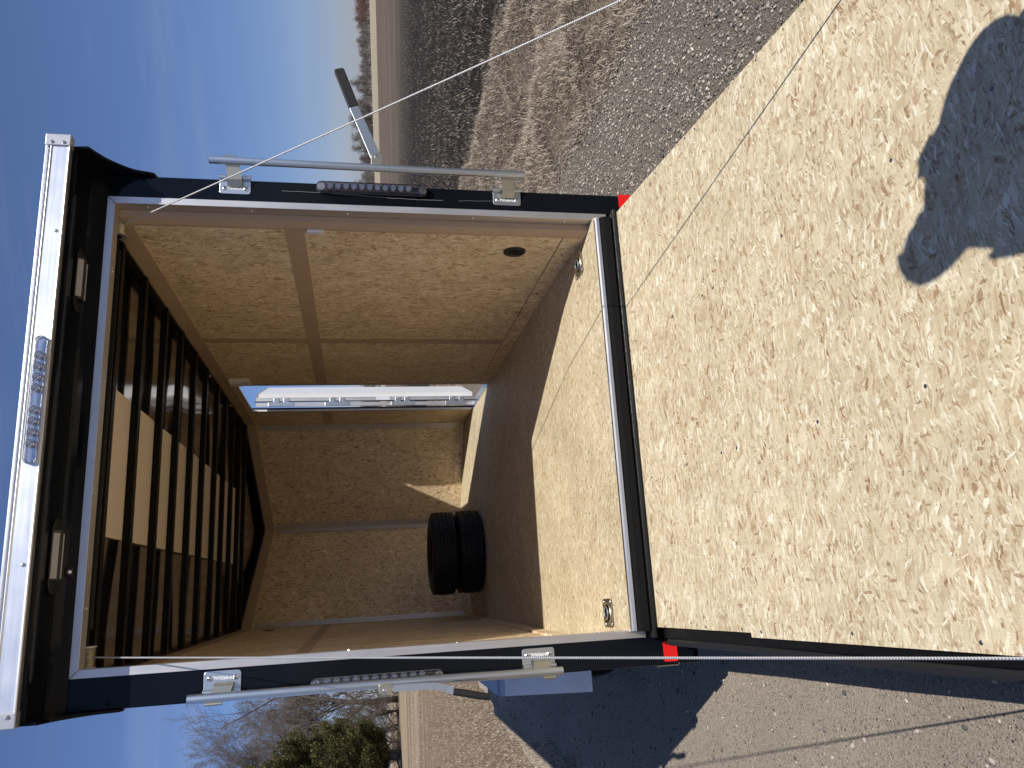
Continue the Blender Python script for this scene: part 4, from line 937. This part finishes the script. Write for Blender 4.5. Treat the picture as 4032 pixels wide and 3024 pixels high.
def hbolt(mb):
    for z1, z0, sa, sb_ in HG:
        for z in (sa, sb_):
            for dx, dz in ((-.008, -.011), (.002, .011), (.008, -.0)): mb.dome((1.048+dx, HY-.0125, z+dz), (0, -1, 0), .0058, .005, 8)
        for z in (z1-.018, z1-.034, (sa+sb_)/2-.008, (sa+sb_)/2+.008, z0+.018, z0+.034): mb.dome((.996, JY+.0082, z), (0, -1, 0), .0045, .003, 8)
part('bolt', M['chrome'], leaf, hbolt)['kind'] = 'stuff'
st = part('door_sticker', plain('pale_sticker', (.62, .64, .72), .5, var=.2, vs=160), leaf, lambda mb: mb.box(1.034, 1.0625, HY-.0088, HY-.0081, .79, .915))
dh = part('door_latch', M['plastic_black'], leaf, lambda mb: mb.prism([(.74, .94), (.82, .94), (.82, 1.05), (.74, 1.05)], .001, .030, lf), bevel=.006)
part('latch_bracket', M['zinc'], leaf, lambda mb: mb.prism([(.76, 1.13), (.82, 1.13), (.82, 1.22), (.76, 1.22)], .001, .012, lf), bevel=.003)

STRAIGHT[0] = False
# ---- fender and wheels
def fender(sx, xi, xo, name_lab):
    prof = [(1.30, -.222), (1.425, .265), (1.445, .292), (1.475, .302), (2.25, .302), (2.28, .292), (2.30, .265), (2.43, -.222), (2.415, -.222), (2.285, .255), (2.24, .286), (1.485, .286), (1.45, .27), (1.315, -.222)]
    fd = part('fender', M['fender'], trailer, lambda mb: (mb.prism(prof, xi, xo, fYZ)), bevel=.002); fd['label'] = name_lab
    part('fender_lip', M['fender'], fd, lambda mb: mb.prism([(1.3155, -.222), (1.4505, .269), (1.4855, .2855), (2.2395, .2855), (2.284, .254), (2.414, -.222), (2.38, -.222), (2.25, .22), (2.2, .25), (1.5, .25), (1.47, .235), (1.35, -.222)], xo-sx*.003, xo, fYZ))
    return fd
fender(-1, OLt, -1.345, 'blue-tinted sheet metal fender over the tire'); fender(1, SX, 1.27, 'sheet metal fender on the side of the door')
def tyre_prof(Rr, w, rim):     # (radius, along) closed
    h = w/2; d = .009
    P_ = [(rim, -h*.72), (rim+.02, -h*.86), (rim+(Rr-rim)*.45, -h), (Rr-.035, -h*.93), (Rr-.012, -h*.80), (Rr-.004, -h*.70)]
    gr = [-.46, -.16, .16, .46]
    for g_ in gr: P_ += [(Rr-.001, h*(g_-.055)), (Rr-d, h*(g_-.04)), (Rr-d, h*(g_+.04)), (Rr-.001, h*(g_+.055))]
    P_ += [(Rr-.004, h*.70), (Rr-.012, h*.80), (Rr-.035, h*.93), (rim+(Rr-rim)*.45, h), (rim+.02, h*.86), (rim, h*.72)]
    return P_
t = NT('tyre_rubber'); t.set(Roughness=.58, Specular_IOR_Level=.4, Base_Color=(.0075, .0075, .008)); M['tyre'] = t.m
def tyre(mb, c, ax, Rr, w, rim, lugs=True):
    mb.lathe(tyre_prof(Rr, w, rim), c, ax, 72, closed=True)
    if lugs:      # tread blocks standing on each rib
        c = Vector(c); ax = Vector(ax).normalized(); a = ax.orthogonal().normalized(); b = ax.cross(a); h = w/2
        for rib, (p0, p1) in enumerate(((-.80, -.52), (-.40, -.22), (-.10, .10), (.22, .40), (.52, .80))):
            nn_ = 46
            for k in range(nn_):
                q = 2*math.pi*(k+.5*(rib % 2))/nn_; q1 = q+2*math.pi/nn_*.74; sk_ = .02*(1 if rib % 2 else -1); rr0 = Rr-.006; rr1 = Rr+.0035-(.004 if rib in (0, 4) else 0)
                vs = []
                for rad in (rr0, rr1):
                    for hh, o_ in ((p0, -sk_), (p1, sk_)):
                        for qq in (q, q1): vs.append(c+ax*(h*hh)+(a*math.cos(qq+o_)+b*math.sin(qq+o_))*rad)
                mb.add(vs, [(0, 1, 3, 2), (4, 6, 7, 5), (0, 4, 5, 1), (2, 3, 7, 6), (0, 2, 6, 4), (1, 5, 7, 3)])
for sx, xc in ((-1, -1.205), (1, 1.12)):
    wh = part('wheel', M['black_satin'], trailer, lambda mb: mb.lathe([(.06, .02*sx), (.14, .03*sx), (.185, .0), (.195, -.08*sx), (.21, -.085*sx), (.205, .085*sx), (.19, .07*sx), (.17, .03*sx)], (xc, 1.86, -.2), (1, 0, 0), 36), smooth=True)
    wh['label'] = 'wheel under the blue-tinted fender' if sx < 0 else 'wheel on the side of the door'
    part('tyre', M['tyre'], wh, lambda mb: tyre(mb, (xc, 1.86, -.2), (1, 0, 0), .327, .205, .20, False), smooth=True)
# jack on the tongue keeps the nose up
part('tongue_jack', M['black_satin'], trailer, lambda mb: mb.tube([(.03, 7.1, -.53), (.03, 7.1, .15)], .03, 12))

# ================================================================== SPARE TIRES
def spare(base, label):
    th_ = thing('spare_tire', base, label, 'tire', 'two spare tires stacked flat on the trailer floor'); b_ = Vector(base)
    part('tyre', M['tyre'], th_, lambda mb: tyre(mb, b_+Vector((0, 0, .114)), (0, 0, 1), .362, .228, .20), smooth=True)
    rim_ = part('rim', M['black_satin'], th_, lambda mb: mb.lathe([(.045, .13), (.10, .145), (.125, .13), (.17, .135), (.185, .10), (.19, .05), (.205, .035), (.21, .03), (.205, .2), (.192, .19), (.188, .14)], b_, (0, 0, 1), 40), smooth=True)
    part('rim_nut_hole', M['plastic_black'], rim_, lambda mb: [mb.lathe([(.0001, .1465), (.010, .1465)], b_+Vector((.075*math.cos(q), .075*math.sin(q), -.003)), (0, 0, 1), 10) for q in [2*math.pi*k/5 for k in range(5)]])
spare((-.385, 3.885, .002), 'lower black spare tire lying flat on the wooden floor')
spare((-.392, 3.890, .232), 'upper black spare tire resting on the other one')

# ================================================================== THE PERSON whose shadow falls on the ramp
GZ = -.53
fwd = Vector((-.21, .978, 0)).normalized(); rgt = Vector((.978, .21, 0)).normalized(); UP = Vector((0, 0, 1))
V3 = lambda *p: Vector(p)
person = thing('person', (.54, -2.72, GZ), 'person in a dark jacket standing past the ramp end and throwing the shadow', 'person')
M['cloth'] = plain('dark_jacket', (.03, .035, .05), .9); M['skin'] = plain('skin', (.50, .30, .21), .55); M['hair'] = plain('brown_hair', (.05, .03, .02), .7); M['denim'] = plain('blue_jeans', (.05, .07, .12), .9)
def skin_body(name, joints, edges, mat, parent, sub=2, rootv=0):
    me = bpy.data.meshes.new(name); off = root_base(parent)
    me.from_pydata([tuple(Vector(p)-off) for p, r_ in joints], edges, [])
    o = bpy.data.objects.new(name, me); COL.objects.link(o); o.parent = parent
    me.materials.append(mat)
    sk = o.modifiers.new('skin', 'SKIN'); sk.use_smooth_shade = True
    if not me.skin_vertices:
        bm = bmesh.new(); bm.from_mesh(me); bm.verts.layers.skin.verify(); bm.to_mesh(me); bm.free()
    for i, (p, r_) in enumerate(joints):
        rr = r_ if isinstance(r_, tuple) else (r_, r_); me.skin_vertices[0].data[i].radius = rr; me.skin_vertices[0].data[i].use_root = (i == rootv)
    ss = o.modifiers.new('subsurf', 'SUBSURF'); ss.levels = sub; ss.render_levels = sub
    return o
J, EDG = [], []
def jn(p, r_, par=None):
    J.append((Vector(p), r_)); i = len(J)-1
    if par is not None: EDG.append((par, i))
    return i
pel = jn((.518, -2.702, .36), (.15, .12)); wa = jn((.555, -2.732, .52), (.14, .11), pel); ch = jn((.605, -2.771, .70), (.15, .12), wa); nb = jn((.614, -2.806, .83), (.12, .09), ch)
nk = jn((.574, -2.796, .925), .058, nb); h1 = jn((.576, -2.800, .99), (.068, .08), nk); h2 = jn((.581, -2.803, 1.06), (.082, .095), h1); h3 = jn((.584, -2.796, 1.115), (.066, .076), h2)
def hand(w_, dirv, side, up_):
    dirv = dirv.normalized(); side = side.normalized(); pl = jn(J[w_][0]+dirv*.045, (.034, .018), w_); p0 = J[pl][0]
    for k, (o_, ln) in enumerate(((-.028, .070), (-.010, .078), (.009, .074), (.027, .060))):
        a = jn(p0+dirv*.035+side*o_, .0095, pl); b = jn(p0+dirv*(.035+ln*.5)+side*o_+up_*.010, .0088, a); jn(p0+dirv*(.035+ln*.85)+side*o_+up_*.030, .0075, b)
    a = jn(p0-side*.035+dirv*.0+up_*.008, .011, pl); jn(p0-side*.048+dirv*.035+up_*.022, .0090, a)
s1 = jn((.70, -2.81, .80), .085, nb); s2 = jn((.768, -2.811, .755), .082, s1); ar = jn((.770, -2.776, .62), .066, s2); e_ = jn((.70, -2.66, .52), .048, ar); w1 = jn((.690, -2.700, .76), .032, e_)
hand(w1, V3(.03, -.01, .1), fwd, -rgt)
s3 = jn((.575, -2.85, .83), .085, nb); s4 = jn((.520, -2.862, .79), .078, s3); e2_ = jn((.325, -2.84, .59), .046, s4); w2 = jn((.402, -2.765, .735), .031, e2_)
hand(w2, V3(.06, .05, .07), UP, fwd)
for sg in (-1, 1):
    hp = jn(V3(.518, -2.702, .31)+rgt*.09*sg, .10, pel); kn = jn(V3(.52, -2.70, -.05)+rgt*.11*sg, .066, hp); an = jn(V3(.52, -2.73, GZ+.09)+rgt*.12*sg, .042, kn)
    ft = jn(V3(.52, -2.73, GZ+.045)+rgt*.125*sg+fwd*.10, (.042, .035), an); jn(V3(.52, -2.73, GZ+.035)+rgt*.13*sg+fwd*.19, (.036, .026), ft)
raw = skin_body('body', J, EDG, M['skin'], person)
bpy.context.view_layer.update()
bme = bpy.data.meshes.new_from_object(raw.evaluated_get(bpy.context.evaluated_depsgraph_get())); bpy.data.objects.remove(raw)
bme.name = 'body'; bme.shade_smooth(); bme.materials.clear(); bme.materials.append(M['skin'])
bo = bpy.data.objects.new('body', bme); COL.objects.link(bo); bo.parent = person
poff = BASE['person']; palms = [J[w1][0], J[w2][0]]; pd = [V3(.03, -.01, .1).normalized(), V3(.06, .05, .07).normalized()]
def garment(name, mat, test, grow_, thick=.004):
    bm = bmesh.new(); bm.from_mesh(bme)
    bm.normal_update()
    kill = [f for f in bm.faces if not test(f.calc_center_median()+poff)]
    for v in bm.verts: v.co += v.normal*grow_
    bmesh.ops.delete(bm, geom=kill, context='FACES')
    for _ in range(2): bmesh.ops.smooth_vert(bm, verts=[v for v in bm.verts if not v.is_boundary], factor=.5, use_axis_x=True, use_axis_y=True, use_axis_z=True)
    me = bpy.data.meshes.new(name); bm.to_mesh(me); bm.free(); me.shade_smooth(); me.materials.append(mat)
    o = bpy.data.objects.new(name, me); COL.objects.link(o); o.parent = person
    so = o.modifiers.new('cloth', 'SOLIDIFY'); so.thickness = thick; so.offset = -1; return o
def on_hand(p): return any(-.005 < (p-w_).dot(d_) < .21 and ((p-w_)-d_*(p-w_).dot(d_)).length < .062 for w_, d_ in zip(palms, pd))
def in_head(p): return (p.xy-V3(.578, -2.80, 0).xy).length < .12 and p.z > .915
garment('jacket', M['cloth'], lambda p: p.z > .30 and not on_hand(p) and not in_head(p), .022)
garment('trousers', M['denim'], lambda p: GZ+.085 < p.z < .36, .012)
skin_body('hood', [(V3(.570, -2.80, .885), .098), (V3(.577, -2.803, .965)-fwd*.02, (.094, .090)), (V3(.580, -2.803, 1.05)-fwd*.028, (.096, .090)), (V3(.583, -2.798, 1.125)-fwd*.020, (.080, .074))], [(0, 1), (1, 2), (2, 3)], M['cloth'], person)
skin_body('hair', [(V3(.581, -2.803, 1.075)+fwd*.045, (.058, .030)), (V3(.583, -2.80, 1.11)+fwd*.035, (.050, .032))], [(0, 1)], M['hair'], person)
for sg in (-1, 1): skin_body('shoe', [(V3(.52, -2.73, GZ+.05)+rgt*.12*sg+fwd*a_, r_) for a_, r_ in ((-.05, .045), (.06, .05), (.17, (.048, .036)), (.22, (.036, .03)))], [(0, 1), (1, 2), (2, 3)], M['rubber'], person)
def face(mb):
    c = V3(.581, -2.803, 1.045)+fwd*.092
    for s_ in (-1, 1): mb.dome(c+rgt*.031*s_+UP*.012-fwd*.004, fwd, .012, .006, 10)
    mb.dome(c-UP*.022, fwd, .013, .022, 8); mb.dome(c-UP*.058-fwd*.010, fwd, .022, .008, 10)
    for s_ in (-1, 1): mb.dome(V3(.581, -2.803, 1.03)+rgt*.080*s_, rgt*s_, .020, .008, 10)
part('face', M['skin'], person, face, smooth=True)['kind'] = 'stuff'
phone = thing('phone', (.735, -2.73, .86), 'black phone held up in the hand of the person at the ramp end', 'phone')
part('phone_case', M['plastic_black'], phone, lambda mb: mb.obox((.735, -2.745, .90), rgt*.036, V3(-.1, .9, .3).normalized()*.0045, V3(.05, -.3, .9).normalized()*.07), bevel=.004)
part('screen', plain('dark_glass', (.01, .01, .012), .05), phone, lambda mb: mb.obox(V3(.735, -2.745, .90)-V3(-.1, .9, .3).normalized()*.0052, rgt*.033, V3(-.1, .9, .3).normalized()*.0005, V3(.05, -.3, .9).normalized()*.065))
